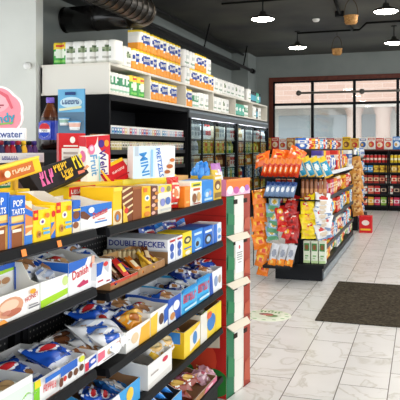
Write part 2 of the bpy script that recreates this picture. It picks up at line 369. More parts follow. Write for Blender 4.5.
m = MB(); m.tube([(-2.49, 13.95, 3.96), (-1.2, 13.9, 3.95), (-1.0, 13.2, 3.95), (-.6, 13.2, 3.95), (3, 13.2, 3.96)], .022, '1a1a1a', 6); inst(m.mesh('conduit'), 'conduit', label='black conduit with a bend on the ceiling behind the baskets', cat='conduit')
m = MB(); p0, p1, p2 = onZ(328, -20, 3.96), onZ(340, 14, 3.96), onZ(353, 31, 3.96); m.tube([p0, p1, p2], .03, '151515', 8); m.box((p1.x-.08, p1.y-.08, 3.9), (p1.x+.08, p1.y+.08, 3.999), '151515'); inst(m.mesh('conduit'), 'conduit', label='thick black cable and junction box beside the upper hanging basket', cat='conduit')
m = MB(); m.tube([(-.1, 8, 3.9), (-.1, 16.5, 3.9)], .035, '6d6d6b', 8); inst(m.mesh('conduit'), 'conduit', label='grey pipe along the ceiling at the far right edge', cat='conduit')
# black beam
m = MB(); m.box((-4.699, 7.2, 3.55), (-4.45, 16.6, 3.68), '2b2b2c'); inst(m.mesh('cable_tray'), 'cable_tray', label='black tray along the upper left wall behind the pipe', cat='cable tray')
m = MB(); m.lathe([(0, -.03), (.03, -.03), (.042, 0), (.04, .03), (.022, .05), (0, .052)], 'f4f3ee', ax='x'); p = onY(28, 6.97, 66)
inst(m.mesh('wall_sensor'), 'wall_sensor', p, (0, 0, -pi / 2), label='small white round sensor on the pale wall', cat='sensor', scale=1.1)

# ================================================================== FLOOR THINGS
m = MB(); m.box((-.88, 5.78, .001), (1.6, 7.55, .012), 'mat_pile', bev=.004); inst(m.mesh('floor_mat'), 'floor_mat', label='dark brown rectangular floor mat on the marble tiles', cat='mat')
p = onZ(268, 315.5); m = MB()
m.lathe([(.21, 0), (.208, .002), (0, .002)], 'e6ead8', n=32)
ar = []
for i in range(12):
    a = i * pi / 6; ar.append(('e', .5 + .43*math.cos(a), .5 + .43*math.sin(a), .05, .025, '79b060'))
ar += [('e', .5, .5, .3, .3, 'dfe6d2'), ('e', .45, .55, .17, .1, '8a4a48'), ('e', .6, .45, .14, .1, '5d8a4c'), ('e', .5, .5, .12, .06, 'c8706a'), *[('e', .3 + .08 * i, .8 - .06 * abs(i - 2.5) * .4, .025, .05, '5d9a48') for i in range(6)]]
m.panel((-.2, -.2, .0022), (.4, 0, 0), (0, .4, 0), ar, .0002)
inst(m.mesh('floor_sticker'), 'floor_sticker', (p.x, p.y, .0005), label='round green and white sticker on the floor before the carton stack', cat='sticker')

# ================================================================== PRODUCT KIT
def carton_mesh(w, h, d, base, front=None, near=None, top=None, cf=None, cn=None, ct=None, bev=.0025, name='carton', eps=.0007):
    m = MB(); m.box((-d, 0, 0), (0, w, h), base, front=front, near=near, top=top, cf=cf, cn=cn, ct=ct, bev=min(bev, w*.08), eps=eps); return m.mesh(name)
def tray_mesh(w, d, hf, hb, base, front=None, near=None, inner='b98d5e', cf=None, cn=None, rim=None, back=None, name='display_tray', hdr=None, th=.003):
    """open display carton: low front, high back, raked sides. front at x=0, y 0..w"""
    m = MB(); T = th; rim = rim or 'e8e4da'
    m.box((-T, 0, 0), (0, w, hf), base, front=front, cf=cf, ct=rim); m.box((-d, 0, 0), (-d + T, w, hb), base, cf=back or inner, ct=rim)
    m.box((-d + T, T, 0), (-T, w - T, T), inner)
    if hdr: m.panel((-d + T, 0, 0), (0, w, 0), (0, 0, hb), hdr)
    for y, s in ((0, 0), (w - T, 1)):
        pr = [(-T, hf), (-d * .35, hf + (hb - hf) * .15), (-d * .7, hb), (-d + T, hb)] if hb > hf + .01 else [(-T, hf), (-d + T, hb)]
        lo = [(-T, 0)] + pr + [(-d + T, 0)]
        A = [(x, y, z) for x, z in lo]; B = [(x, y + T, z) for x, z in lo]
        m.face(A, (cn or base) if s == 0 else inner); m.face(B[::-1], inner if s == 0 else base)
        for i in range(1, len(pr)): m.face([A[i], A[i+1], B[i+1], B[i]][::-1], rim)
        if s == 0 and near: m.panel((-d, y, 0), (d, 0, 0), (0, 0, hf), near)
    return m.mesh(name)
def bag_mesh(w, h, t, base, art=(), seed=0, txt=(), back=None, nu=12, nv=16, name='bag', wr=.12, crimp=.05):
    m = MB(); m.bag(w, h, t, base, art, back, nu, nv, wr, seed, txt, crimp); return m.mesh(name)
LIE = (0, -pi / 2, 0)

# ================================================================== NEAR GONDOLA
GX, GB = -1.1, -1.47
def gondola_bay(y0, y1, zs, label, tags=()):
    t = empty('gondola_shelving', (GX, y0, 0), 0, label, 'shelving', 'black gondola bays with snack cakes')
    L = y1 - y0; xb = GB - GX
    part(bx((xb - .03, -.045, .1), (xb, L + .045, 1.2), 'pegboard'), 'back_panel', t)
    for y in (-.045, L + .005): part(bx((xb - .03, y, 0), (xb + .03, y + .035, 1.2), '161618'), 'upright', t)
    part(bx((xb - .4, 0, 0), (-.03, L, .12), '121214'), 'kick_base', t)
    for k, z in enumerate(zs):
        sh = part(bx((xb, 0, z - .028), (-.012, L, z), '09090b:k', bev=.002), 'shelf', t)
        m = MB()   # raked price channel
        pts = [(-.012, z + .004), (0, z + .002), (.006, z - .025), (-.002, z - .033), (-.012, z - .033)]
        for i in range(len(pts)):
            a, b = pts[i], pts[(i + 1) % len(pts)]; m.face([(b[0], 0, b[1]), (a[0], 0, a[1]), (a[0], L, a[1]), (b[0], L, b[1])][::-1], '08080a:k' if i == 1 else ('2c2c30' if i == 2 else '08080a:k'))
        m.face([(x, 0, zz) for x, zz in pts], '1c1c1f'); m.face([(x, L, zz) for x, zz in pts[::-1]], '1c1c1f'); part(m, 'price_channel', sh)
        for kk, px in tags:
            if kk == k:
                yy = onX(px, GX).y - y0; m = MB(); m.face([(.0035, yy, z - .004), (.0035, yy + .024, z - .004), (.0085, yy + .024, z - .024), (.0085, yy, z - .024)][::-1], 'f08a38'); m.face([(.0025, yy, z - .004), (.0025, yy + .024, z - .004), (.0075, yy + .024, z - .024), (.0075, yy, z - .024)], 'f08a38')
                part(m, 'price_tag', sh, 'orange price tag')
    # far side of the gondola: matching shelves
    for z in zs[:1]: part(bx((xb - .42, 0, z - .028), (xb - .03, L, z), '1c1c1f'), 'rear_shelf', t)
    return t
BY0, BY1, BY2, BY3 = .75, onX(96, GX).y, onX(109, GX).y, onX(222.5, GX).y
Z1 = [1.212, 1.004, .711, .44, .16]; Z2 = [1.205, .961, .679, .452, .17]
gondola_bay(BY0, BY1, Z1, 'near black gondola bay with pegboard back at the left edge', [(0, 20), (0, 56)])
gondola_bay(BY2, BY3, Z2, 'second black gondola bay ending at the striped carton stack')

GRP = {'top': 'boxes along the top gondola shelf', 's2': 'snack trays on the second gondola shelf', 's3': 'snack trays on the third gondola shelf', 's4': 'trays on the fourth gondola shelf'}
def fbox(px0, px1, ptop, zs, label, base, front=None, near=None, top=None, d=.14, X=GX - .018, cat='box', grp='top', name='snack_box', rz=0, gap=.002, **kw):
    a, b = onX(px0, X), onX(px1, X); h = onX(px0, X, ptop).z - zs; w = b.y - a.y - gap
    return inst(carton_mesh(w, h, d, base, front, near, top, name=name, **kw), name, (X, a.y, zs + .0005), (0, 0, rz), label, cat, GRP.get(grp, grp))
zt1, zt2 = Z1[0], Z2[0]
def glyphs(u0, v0, u1, v1, n, col, seed=0, lean=0):
    rnd = random.Random(seed); out = []; w = (u1 - u0) / n
    for i in range(n):
        a, b = u0 + w * i, u0 + w * (i + .8); m_ = v0 + (v1 - v0) * rnd.choice((.35, .5, .65)); k_ = rnd.randrange(3); t_ = w * .28; sh = lambda v: lean * (v - v0)
        out.append(('p', [(a + sh(v0), v0), (a + t_ + sh(v0), v0), (a + t_ + sh(v1), v1), (a + sh(v1), v1)], col))
        if k_ != 1: out.append(('p', [(a + sh(m_), m_), (b + sh(m_), m_ + .02), (b + sh(v1), v1), (b - t_ + sh(v1), v1), (b - t_ + sh(m_), m_ + (v1 - v0) * .2), (a + sh(m_), m_ + (v1 - v0) * .2)], col))
        if k_ != 0: out.append(('p', [(a + t_, v0), (b, v0), (b, m_), (b - t_, m_), (b - t_, v0 + (v1 - v0) * .2), (a + t_, v0 + (v1 - v0) * .2)], col))
    return out
def pop(): return [('r', 0, .0, 1, .62, 'e9b25c'), ('p', [(.12, .0), (.88, 0), (.88, .42), (.12, .36)], '8f4f24'), ('r', .2, .3, .8, .36, 'f4e6d0'), ('r', 0, .44, 1, .48, '2358b4'), ('p', [(.1, .5), (.9, .53), (.9, .62), (.1, .6)], 'f4cf7a'), ('r', 0, .63, 1, 1, '2468cc'), ('r', 0, 0, .07, 1, '2a6ed0'), ('r', .93, 0, 1, 1, '2a6ed0'), ('t', 'POP', .5, .86, .13, W), ('t', 'TARTS', .5, .7, .11, W)]
fbox(-16, 8.2, 195, zt1, 'blue and tan toaster pastry box at the far left, cut by frame', '2468cc', pop(), pop())
fbox(8.8, 24, 197, zt1, 'blue and tan toaster pastry box second from left on top shelf', '2468cc', pop(), pop())
fbox(24.6, 32.5, 202, zt1, 'narrow orange and blue box squeezed beside the toaster pastry boxes', 'f3d9b4', [('r', 0, 0, 1, .22, '3f7fd0'), ('p', [(0, .25), (1, .35), (1, .8), (0, .95)], 'e48a45'), ('p', [(0, .72), (1, .62), (1, .75), (0, .86)], '2f6ecb'), ('r', 0, .4, 1, .45, 'f6cf90')])
def yel(): return [('r', 0, 0, 1, 1, 'fbd31d'), ('r', 0, .7, .28, 1, 'd8281e'), ('r', .05, .8, .22, .9, 'f6c01c'), ('e', .5, .62, .17, .1, 'fff3d0'), ('e', .5, .62, .08, .05, '6a4a9c'), ('e', .3, .25, .13, .11, 'c98a3e'), ('e', .3, .25, .06, .05, '7b4a1c'), ('r', .5, .36, .88, .42, '5aa6d8'), ('r', .5, .22, .9, .3, '5aa6d8'), ('e', .75, .8, .12, .08, 'e07a28')]
def stand(px0, px1, pf, pb, zs, label, base, front, near=None, inner='f1ece4', d=.15, X=GX - .018, grp='top', back=None, cf=None, cn=None, name='display_tray', rz=0, hdr=None):
    a, b = onX(px0, X), onX(px1, X); hf = onX(px0, X, pf).z - zs; hb = hf + pb; w = b.y - a.y - .003
    o = inst(tray_mesh(w, d, hf, hb, base, front, near, inner, cf, cn, back=back, hdr=hdr), name, (X, a.y, zs + .0005), (0, 0, rz), label, 'tray', GRP.get(grp, grp))
    o['_w'] = w; o['_hf'] = hf; del o['_w']; del o['_hf']
    return (X, a.y, zs, w, d, hf, hb)
stand(33, 50.5, 211, .03, zt1, 'yellow display box with red corner tag, left of its twin', 'fbd31d', yel(), [('r', 0, 0, 1, 1, 'fbd31d')], back='f3efe6')
fbox(50.8, 55.5, 206, zt1, 'narrow blue and yellow box between the two yellow display boxes', 'fbd31d', [('r', 0, 0, 1, .5, '2f72c8'), ('p', [(0, .1), (1, .3), (1, .55), (0, .3)], 'f2a23c'), ('e', .5, .75, .4, .1, 'd8281e')])
stand(56, 72, 203, .03, zt1, 'yellow display box with red corner tag, right of its twin', 'fbd31d', yel(), [('r', 0, 0, 1, 1, 'fbd31d')], back='f3efe6')
fbox(72.4, 80, 201, zt1, 'narrow brown and blue box beside the blue donut box', '2a67c4', [('r', 0, 0, 1, .35, 'f0e6d4'), ('e', .5, .55, .45, .12, '7a4524'), ('e', .4, .25, .4, .1, '93552c'), ('r', 0, .8, 1, 1, '2a67c4'), ('r', 0, .68, 1, .74, 'f5d23a')])
stand(80.5, 112, 207, .02, zt1, 'blue and white donut display box above the shelf join', W, [('p', [(0, .62), (.25, .5), (1, .72), (1, 1), (0, 1)], '2a72c8'), ('p', [(0, .55), (.2, .42), (.3, .55), (.1, .8), (0, .8)], '6e3e24'), ('t', 'Donettes', .6, .62, .26, 'd23030', 8, .7), ('r', .42, .22, .82, .28, '3b78c2'), ('r', .5, .34, .76, .37, 'd23030'), ('e', .3, .8, .09, .12, W)], [('r', 0, .5, 1, 1, '2a72c8'), ('e', .55, .4, .3, .3, '6e3e24')], d=.2)
dd = dict(zs=zt2)
fbox(113, 122, 188, zt2, 'yellow cookie box at the left of the second bay top shelf', 'f6c51e', [('r', 0, 0, 1, .4, 'f2dcae'), ('e', .5, .22, .38, .15, 'b8742f'), ('e', .45, .2, .14, .08, '5f90cc'), ('r', 0, .9, 1, 1, 'f6d94a')], [('r', 0, 0, 1, 1, 'f6c51e'), ('e', .5, .3, .3, .2, 'c98a3e')])
fbox(122.3, 132.5, 188, zt2, 'brown wafer box with cream diagonal stripes', '7a3d1c', [('p', [(0, .85-.18*i), (1, 1-.18*i), (1, 1.05-.18*i), (0, .92-.18*i)], 'ecd3a2') for i in range(5)] + [('p', [(0, 0), (.45, 0), (.3, .4), (0, .55)], 'f0c23a'), ('e', .3, .35, .2, .08, 'd8382a')])
fbox(132.8, 142, 187.5, zt2, 'plain chocolate brown carton side between wafer box and yellow box', '8a4a1e', [('r', .0, .93, 1, 1, 'a5642c')])
fbox(142.4, 151, 187, zt2, 'slim golden yellow biscuit box with white oval', 'f4bd18', [('e', .55, .62, .3, .1, 'f8efd8'), ('e', .55, .62, .16, .05, '4f7fc0'), ('r', .3, .3, .8, .36, 'a85a1c'), ('e', .5, .12, .35, .08, 'e0892c'), ('r', .1, .82, .5, .95, 'e6742a')])
fbox(151.3, 158, 186.5, zt2, 'narrow brown and pink patterned box right of golden box', '6e3b2c', [('e', .3 + .4*(i % 2), .1 + .13*i, .3, .06, ('e7b7a5', 'd9903a')[i % 2]) for i in range(7)])
fbox(158.4, 171.5, 186, zt2, 'white and pale yellow box with small blue print', 'efe9d6', [('r', 0, .74, 1, 1, 'f0d84a'), ('e', .3, .85, .16, .1, 'b69ad0'), ('e', .75, .85, .16, .11, '8f8a50'), ('e', .7, .42, .2, .14, '5674b4'), ('e', .28, .4, .18, .14, '8a90c8'), ('r', .1, .1, .9, .18, 'cfcfc8')])
BAGR = bag_mesh(.11, .155, .05, 'd82a1c:g', [('e', .5, .5, .34, .2, 'f2e2c0:g'), ('e', .4, .48, .2, .14, 'd8732c:g'), ('r', .15, .72, .85, .82, 'f0d8b8:g'), ('r', .1, .12, .7, .2, 'f4f0e0:g')], 5)
a = onX(178.5, GX - .03); inst(BAGR, 'snack_bag', (a.x - .03, a.y, zt2 + .003), (0, 0, -.15), 'red snack bag standing on the top shelf beside orange box', 'bag', GRP['top'])
fbox(184.8, 190.3, 187, zt2, 'narrow plain orange box beside the red bag', 'ef8a2a', [('r', .2, .2, .8, .3, 'f8c070'), ('r', 0, .85, 1, 1, 'f49c3c')])
fbox(190.6, 202, 182.5, zt2, 'white cookie box with yellow header left of blue gift box', 'f1efe4', [('r', .05, .78, .95, .97, 'f2df32'), ('r', .2, .82, .8, .9, '4a6a3c'), ('r', .2, .62, .8, .72, 'c65a30'), ('e', .3, .32, .18, .2, '8a5630'), ('e', .68, .35, .16, .2, 'd3a86c'), ('r', .2, .06, .8, .1, 'b04030')])
fbox(202.3, 213.5, 181, zt2, 'bright blue gift box with ruffled blue wrap on top', '2f86d6', [('e', .5, .4, .36, .22, '5aa8e8'), ('e', .4, .36, .14, .12, 'cfe2f2'), ('e', .66, .4, .1, .12, 'b0a4c4'), ('r', .15, .1, .85, .2, 'bfe0f4')])
fbox(213.8, 221.5, 176, zt2, 'yellow and brown packet at the right end of the top shelf', 'dcb63a', [('e', .5, .6, .38, .2, '7a4a28'), ('e', .5, .55, .2, .1, 'e8d8b0'), ('r', .1, .1, .9, .3, '8a6a2c'), ('r', .1, .85, .9, .95, 'f2ecd8')])
# ruffled blue bow
m = MB(); rnd = random.Random(3)
for i in range(15):
    a_ = i * 2.4; m.lathe([(0, -.03), (.009, -.024), (.018, 0), (.009, .024), (0, .03)], ('2f8ae0:g', '4a9cec:g', '2678cc:g')[i % 3], ((.014 + .0012*i)*math.cos(a_), (.014 + .0022*i)*math.sin(a_), .055 - .0028*i), 8)
p = onX(203, GX - .1, 173); inst(m.mesh('gift_bow'), 'gift_bow', (p.x - .02, p.y, p.z - .035), (0, .2, 0), 'ruffled bright blue gift bow sitting above the blue box', 'bow', scale=1.3)

# --- second row and pile on top, behind the front row
def rowbox(px0, px1, ptop, X, z0, label, base, front=None, near=None, top=None, d=.16, cat='box', name='snack_box', **kw):
    a, b = onX(px0, X), onX(px1, X); h = onX(px0, X, ptop).z - z0
    return inst(carton_mesh(b.y - a.y, h, d, base, front, near, top, name=name, **kw), name, (X, a.y, z0 + .0005), (0, 0, 0), label, cat, 'boxes piled at the back of the top shelf')
XB = GX - .19
rowbox(69, 122, 187, XB, zt1, 'long yellow tray with red label behind the blue donut box', 'f4cb12', [('p', [(.0, .72), (.42, .72), (.46, .98), (.0, .98)], 'd52a1c'), *glyphs(.03, .79, .38, .91, 9, W, 4), ('r', .5, .6, .95, .66, 'e0a80c'), ('r', .2, .4, .9, .46, 'c8861a')], d=.17)
rowbox(122.5, 176, 180, XB, zt2, 'long plain yellow carton lying behind the cookie boxes', 'f8dc24', [('r', 0, .86, 1, 1, 'fbe756')], d=.17)
rowbox(176.5, 188, 176.5, XB + .03, zt2, 'orange topped box standing behind the red bag', 'e9a050', [('r', .0, .6, 1, 1, 'f0b468')], d=.1)
# yellow boxes at the left
zl = onX(6, XB, 193).z
rowbox(-14, 30, 193, XB, zt1, 'low yellow carton behind the toaster pastry boxes', 'f0cf2a', [('r', .6, .3, .9, .8, 'd8a51a')], d=.17)
g = rowbox(-14, 16, 179, XB - .005, zl + .001, 'yellow box with dark green label at the left edge', 'f2cb1c', [('r', .0, .3, .8, .85, '1e7a4a'), *glyphs(.12, .48, .72, .7, 6, 'f2f0d8', 5), ('r', .86, .1, .97, .9, 'd8a51a')], d=.17)
def slab(name, corner_px, d0, Wd, Hd, w, h, t, base, art, label, side=None, near=None, cat='box'):
    """box whose printed face has its lower left corner at a point, with width and height directions given"""
    Wd = Vector(Wd).normalized(); Hd = Vector(Hd); Hd = (Hd - Wd * Hd.dot(Wd)).normalized(); N = Wd.cross(Hd)
    R = Matrix((N, Wd, Hd)).transposed(); m = MB(); m.box((-t, 0, 0), (0, w, h), base, front=art, near=near, bev=.002)
    return inst(m.mesh(name), name, at(*corner_px, d0), R, label, cat, 'boxes piled at the back of the top shelf')
slab('snack_box', (-14, 190), 2.0, (0, .241, .036), (-.2, 0, 1), .318, .056, .1, 'f3c714', [('r', .12, .14, .86, .8, 'cc6a1c'), ('p', [(.2, .14), (.34, .14), (.3, .8), (.16, .8)], 'b4541c'), ('r', 0, .86, 1, 1, 'f8dc4a'), *glyphs(.46, .36, .76, .6, 7, 'fbe7b8', 6), ('e', .33, .48, .05, .2, 'f4e2c0'), ('r', .1, .04, .9, .09, 'd8a010')],
     'yellow bar box with orange label, tilted on the pile')
slab('candy_box', (41, 193), 2.35, (0, .372, .062), (-.05, 0, .0745), .365, .09, .05, '2a2629',
     [*glyphs(.08, .2, .32, .8, 3, 'e86aa4', 9, .15), *glyphs(.4, .55, .66, .86, 4, 'f6c21c', 7, .1), *glyphs(.44, .2, .66, .48, 4, 'f6c21c', 8, .1), ('p', [(.42, .05), (.6, .1), (.62, .2), (.44, .16)], 'f0b41c'), *glyphs(.72, .32, .94, .92, 3, 'f8d61c', 10, .1), ('p', [(.86, .12), (.97, .2), (.95, .32), (.84, .22)], 'e89a6a'), ('p', [(.68, .05), (.82, .05), (.84, .16), (.7, .2)], 'e8785c')],
     'black candy box with pink and yellow lettering, tilted across the pile')
slab('fruit_snack_box', (87.5, 187), 2.95, (.5, .84, .08), (.05, -.05, 1), .125, .225, .06, 'f4f2ee',
     [('p', [(0, .78), (.2, .72), (.42, .86), (.5, 1), (0, 1)], 'cf1f2a'), ('p', [(.5, 1), (1, 1), (1, 0), (.9, 0), (.92, .6), (.62, .7), (.5, .8)], 'cf2430'), ('t', "Welch's", .7, .37, .22, '4a2a86', -86, .7), ('t', 'Fruit', .3, .42, .17, '6ba6d8', -86, .42), ('e', .62, .84, .13, .08, '4a2a86'), ('e', .84, .84, .1, .07, 'ef9a2c'), ('e', .2, .74, .14, .1, 'e87aa4'), ('e', .2, .76, .08, .05, 'f4d0dc'), ('r', .47, .08, .52, .6, '8fd0e0'), ('r', .12, .03, .4, .08, 'e4574c')],
     'red and white fruit snack box standing upright behind the black box', near=[('r', 0, .8, 1, 1, 'cf2430'), ('e', .5, .6, .4, .12, 'e87aa4')])
slab('snack_box', (59, 208.5), 3.15, (.75, .66, 0), (0, .0, 1), .128, .36, .06, 'cd2228',
     [('r', .1, .5, .9, .8, 'eeeae4'), *[('r', .16, .54 + .06 * i, (.8, .6, .8, .7)[i], .57 + .06 * i, 'b4a9a4') for i in range(4)], ('e', .5, .91, .1, .045, 'f0ece6'), ('r', .16, .82, .7, .84, 'f0ece6')],
     'red box with white printed panel, left behind the black box')
slab('open_carton', (92, 206.5), 3.25, (.75, .66, 0), (0, .0, 1), .09, .357, .05, 'kraft', [], 'brown cardboard flap of an opened carton above the fruit snack box')
slab('snack_box', (109, 187.5), 2.98, (.28, .9, .3), (-.55, 0, .83), .175, .1, .05, 'cf1a24',
     [('p', [(0, .84), (1, .84), (1, 1), (0, 1)], 'f2c516'), *glyphs(.38, .45, .8, .56, 9, 'f6e3dc', 11), ('r', .3, .14, .95, .2, 'a8131c'), ('p', [(0, 0), (.12, 0), (.05, .84), (0, .84)], 'f0b41c')],
     'bright red box with yellow edge lying tilted beside the fruit snack box', near=[('r', 0, 0, 1, 1, 'e8e0d6')])
slab('pretzel_box', (133, 179), 3.05, (.62, .78, .02), (.16, .1, 1), .225, .15, .06, 'eef1f2',
     [('p', [(0, 0), (.52, 0), (.56, 1), (0, 1)], 'd5e8f4'), ('r', .03, .7, .12, 1, 'b8c8d4'), ('t', 'MINI', .26, .45, .36, '3f8fd0', -80, .72), ('t', 'PRETZELS', .62, .48, .36, '2a6cc0', -80, .92), ('p', [(.72, .0), (.98, .1), (.97, .6), (.86, .5)], 'e8dccd'), ('e', .86, .35, .08, .07, 'b0602c'), ('e', .92, .55, .06, .06, 'c27038'), ('e', .8, .18, .07, .06, 'a85a2c'), ('r', .4, .05, .45, .9, '8fc0e4')],
     'white and pale blue pretzel box leaning on the back of top shelf')

# ---- little drink bottles and sign at the left
tA, tB = at(-6, 163, 3.0), at(44, 163, 3.2); tyaw = math.atan2(-(tB.x - tA.x), tB.y - tA.y); tw = (Vector((tB.x, tB.y)) - Vector((tA.x, tA.y))).length; tz = tA.z
tr = inst(tray_mesh(tw, .1, .045, .045, 'e8e8ea', [*glyphs(.15, .3, .45, .68, 7, '5a5a9a', 12), ('r', .6, .2, .95, .8, 'd4d4de')], [('r', 0, 0, 1, 1, 'e8e8ea')], 'd8d8dc'), 'display_tray', (tA.x, tA.y, tz), (0, 0, tyaw), 'white tray holding small drink bottles under the pink candy sign', 'tray')
def mini_bottle(c, cap):
    m = MB(); m.lathe([(0, 0, c), (.016, 0, c), (.017, .004, c), (.017, .02, 'e8e2d6'), (.017, .026, c), (.0172, .055, c), (.012, .07, c), (.008, .076, c), (.008, .08, cap), (.011, .08, cap), (.011, .098, cap), (0, .1, cap)], n=10); return m.mesh('drink_bottle')
cols = [('3a2c30', '8a1c22'), ('51306a', '3a2a7a'), ('e8b42a', 'f0c838'), ('b0242c', '6a2a8a'), ('2c2a52', '8a2030'), ('c43a2c', '3a3a80'), ('4a2a66', '1f1f22'), ('22305c', 'b02a30'), ('7c2030', '22305a')]
cn_ = ['maroon', 'violet', 'golden yellow', 'red with purple cap', 'navy with red cap', 'orange red', 'violet with black cap', 'dark blue', 'wine red']
for i in range(16):
    j = (i * 2) % 9; c, s = math.cos(tyaw), math.sin(tyaw); lx, ly = -.025 - .035 * (i % 2), .022 + (tw - .044) / 15 * i
    inst(mini_bottle(*cols[j]), 'drink_bottle', (tA.x + lx*c - ly*s, tA.y + lx*s + ly*c, tz + .0035), (0, 0, i), f'small {cn_[j]} drink bottle, {ORD[i]} from the left in the white tray', 'bottle', 'small drink bottles under the candy sign')
# support carton for tray
inst(carton_mesh(tw, tz - 1.214, .1, '3a3436', [('r', .1, .2, .9, .6, '5a4a50')], name='snack_box'), 'snack_box', (tA.x, tA.y, 1.213), (0, 0, tyaw), 'dark carton under the white tray of drink bottles, mostly hidden', 'box')
sg = empty('candy_sign', (-1.818, 2.612, 1.21), .22, 'pink candy shop sign with scalloped top and blue lettering', 'sign')
def slabpoly(poly, th, c, art=None, z0=0):
    m = MB(); F_ = [(x, 0, z) for x, z in poly]; B_ = [(x, th, z) for x, z in poly]; m.face(F_, c); m.face(B_[::-1], c)
    for i in range(len(poly)): m.face([F_[i-1], B_[i-1], B_[i], F_[i]], c)
    return m
def cloud(r, cx, cz):
    P = []
    for i in range(48):
        a = 2*pi*i/48; rr = r * (1 + .055 * abs(math.sin(a * 4))); P.append((cx + rr * 1.12 * math.cos(a), cz + rr * math.sin(a)))
    return P
sgc = (-.066, .455)
part(slabpoly(cloud(.125, *sgc), .012, 'f5eef0'), 'border', sg)
m = slabpoly(cloud(.117, *sgc), .006, 'ea8f9c'); 
m2 = MB(); m2.v, m2.f, m2.m, m2.sm, m2.keys = m.v, m.f, m.m, m.sm, m.keys
m2.panel((sgc[0]-.125, -.001, sgc[1]-.12), (.25, 0, 0), (0, 0, .24), [('e', .5, .7, .33, .2, 'f0a9b2'), ('p', [(.62, .95), (.8, .85), (.9, .6), (.86, .58), (.75, .8), (.6, .9)], 'd4606f'), ('r', .42, .64, .72, .67, '9c4a58'), ('r', .42, .6, .66, .62, '9c4a58'), ('t', 'Candy', .63, .37, .24, '2f9ab4', 8, .68), ('p', [(.3, .24), (.9, .3), (.9, .33), (.3, .27)], '7fb85a')], .0006)
part(m2, 'pink_face', sg, loc=(0, -.004, 0))
m = MB(); m.box((-.1, -.016, .33), (.098, -.002, .387), 'f2f0ee', bev=.004); m.box((-.094, -.019, .336), (.092, -.016, .381), 'e4e6ee'); m.panel((-.094, -.0192, .336), (.186, 0, 0), (0, 0, .045), [('t', 'Saltwater', .5, .5, .72, '3a4f8c', 0, .9)], .0005); part(m, 'name_plate', sg)
part(bx((-.05, .0, 0), (-.03, .01, .33), 'd8d8d6'), 'post', sg)

# ---- trays and snack packs on the lower shelves
def pack(w, h, t, base, art, seed, txt=()):
    rnd = random.Random(seed + 100); extra = []
    pal = {'e6e7ea': ('8fa3c4', 'b08a66', 'f8f8f8', '3a62b0'), 'eceef0': ('7f97c8', 'f8f8f8', 'c0c8d4', 'b89a80'), '2050b4': ('4a78d0', 'e9eef6', '16357e'), '1c3276': ('4062ac', 'd9dde8', '101d48', '8a6a50'), 'e1dedb': ('f4f2f0', '5e3a24', 'a07a5a')}.get(base[:6], ('f6f4ee', 'd8a860'))
    for i in range(13):
        x, y = rnd.random(), rnd.random(); c = rnd.choice(pal) + ':g'
        extra.append(('e', x, y, rnd.uniform(.03, .1), rnd.uniform(.02, .07), c) if i % 3 else ('p', [(x, y), (x + rnd.uniform(.1, .3), y + rnd.uniform(-.05, .1)), (x + rnd.uniform(.1, .3), y + .1), (x, y + .06)], c))
    for i in range(3): extra.append(('r', .3, .4 + .07 * i, .3 + rnd.uniform(.2, .4), .425 + .07 * i, rnd.choice(pal) + ':g'))
    return bag_mesh(w, h, t, base, extra + list(art), seed, txt, name='pastry_pack', nu=44, nv=32, wr=.3)
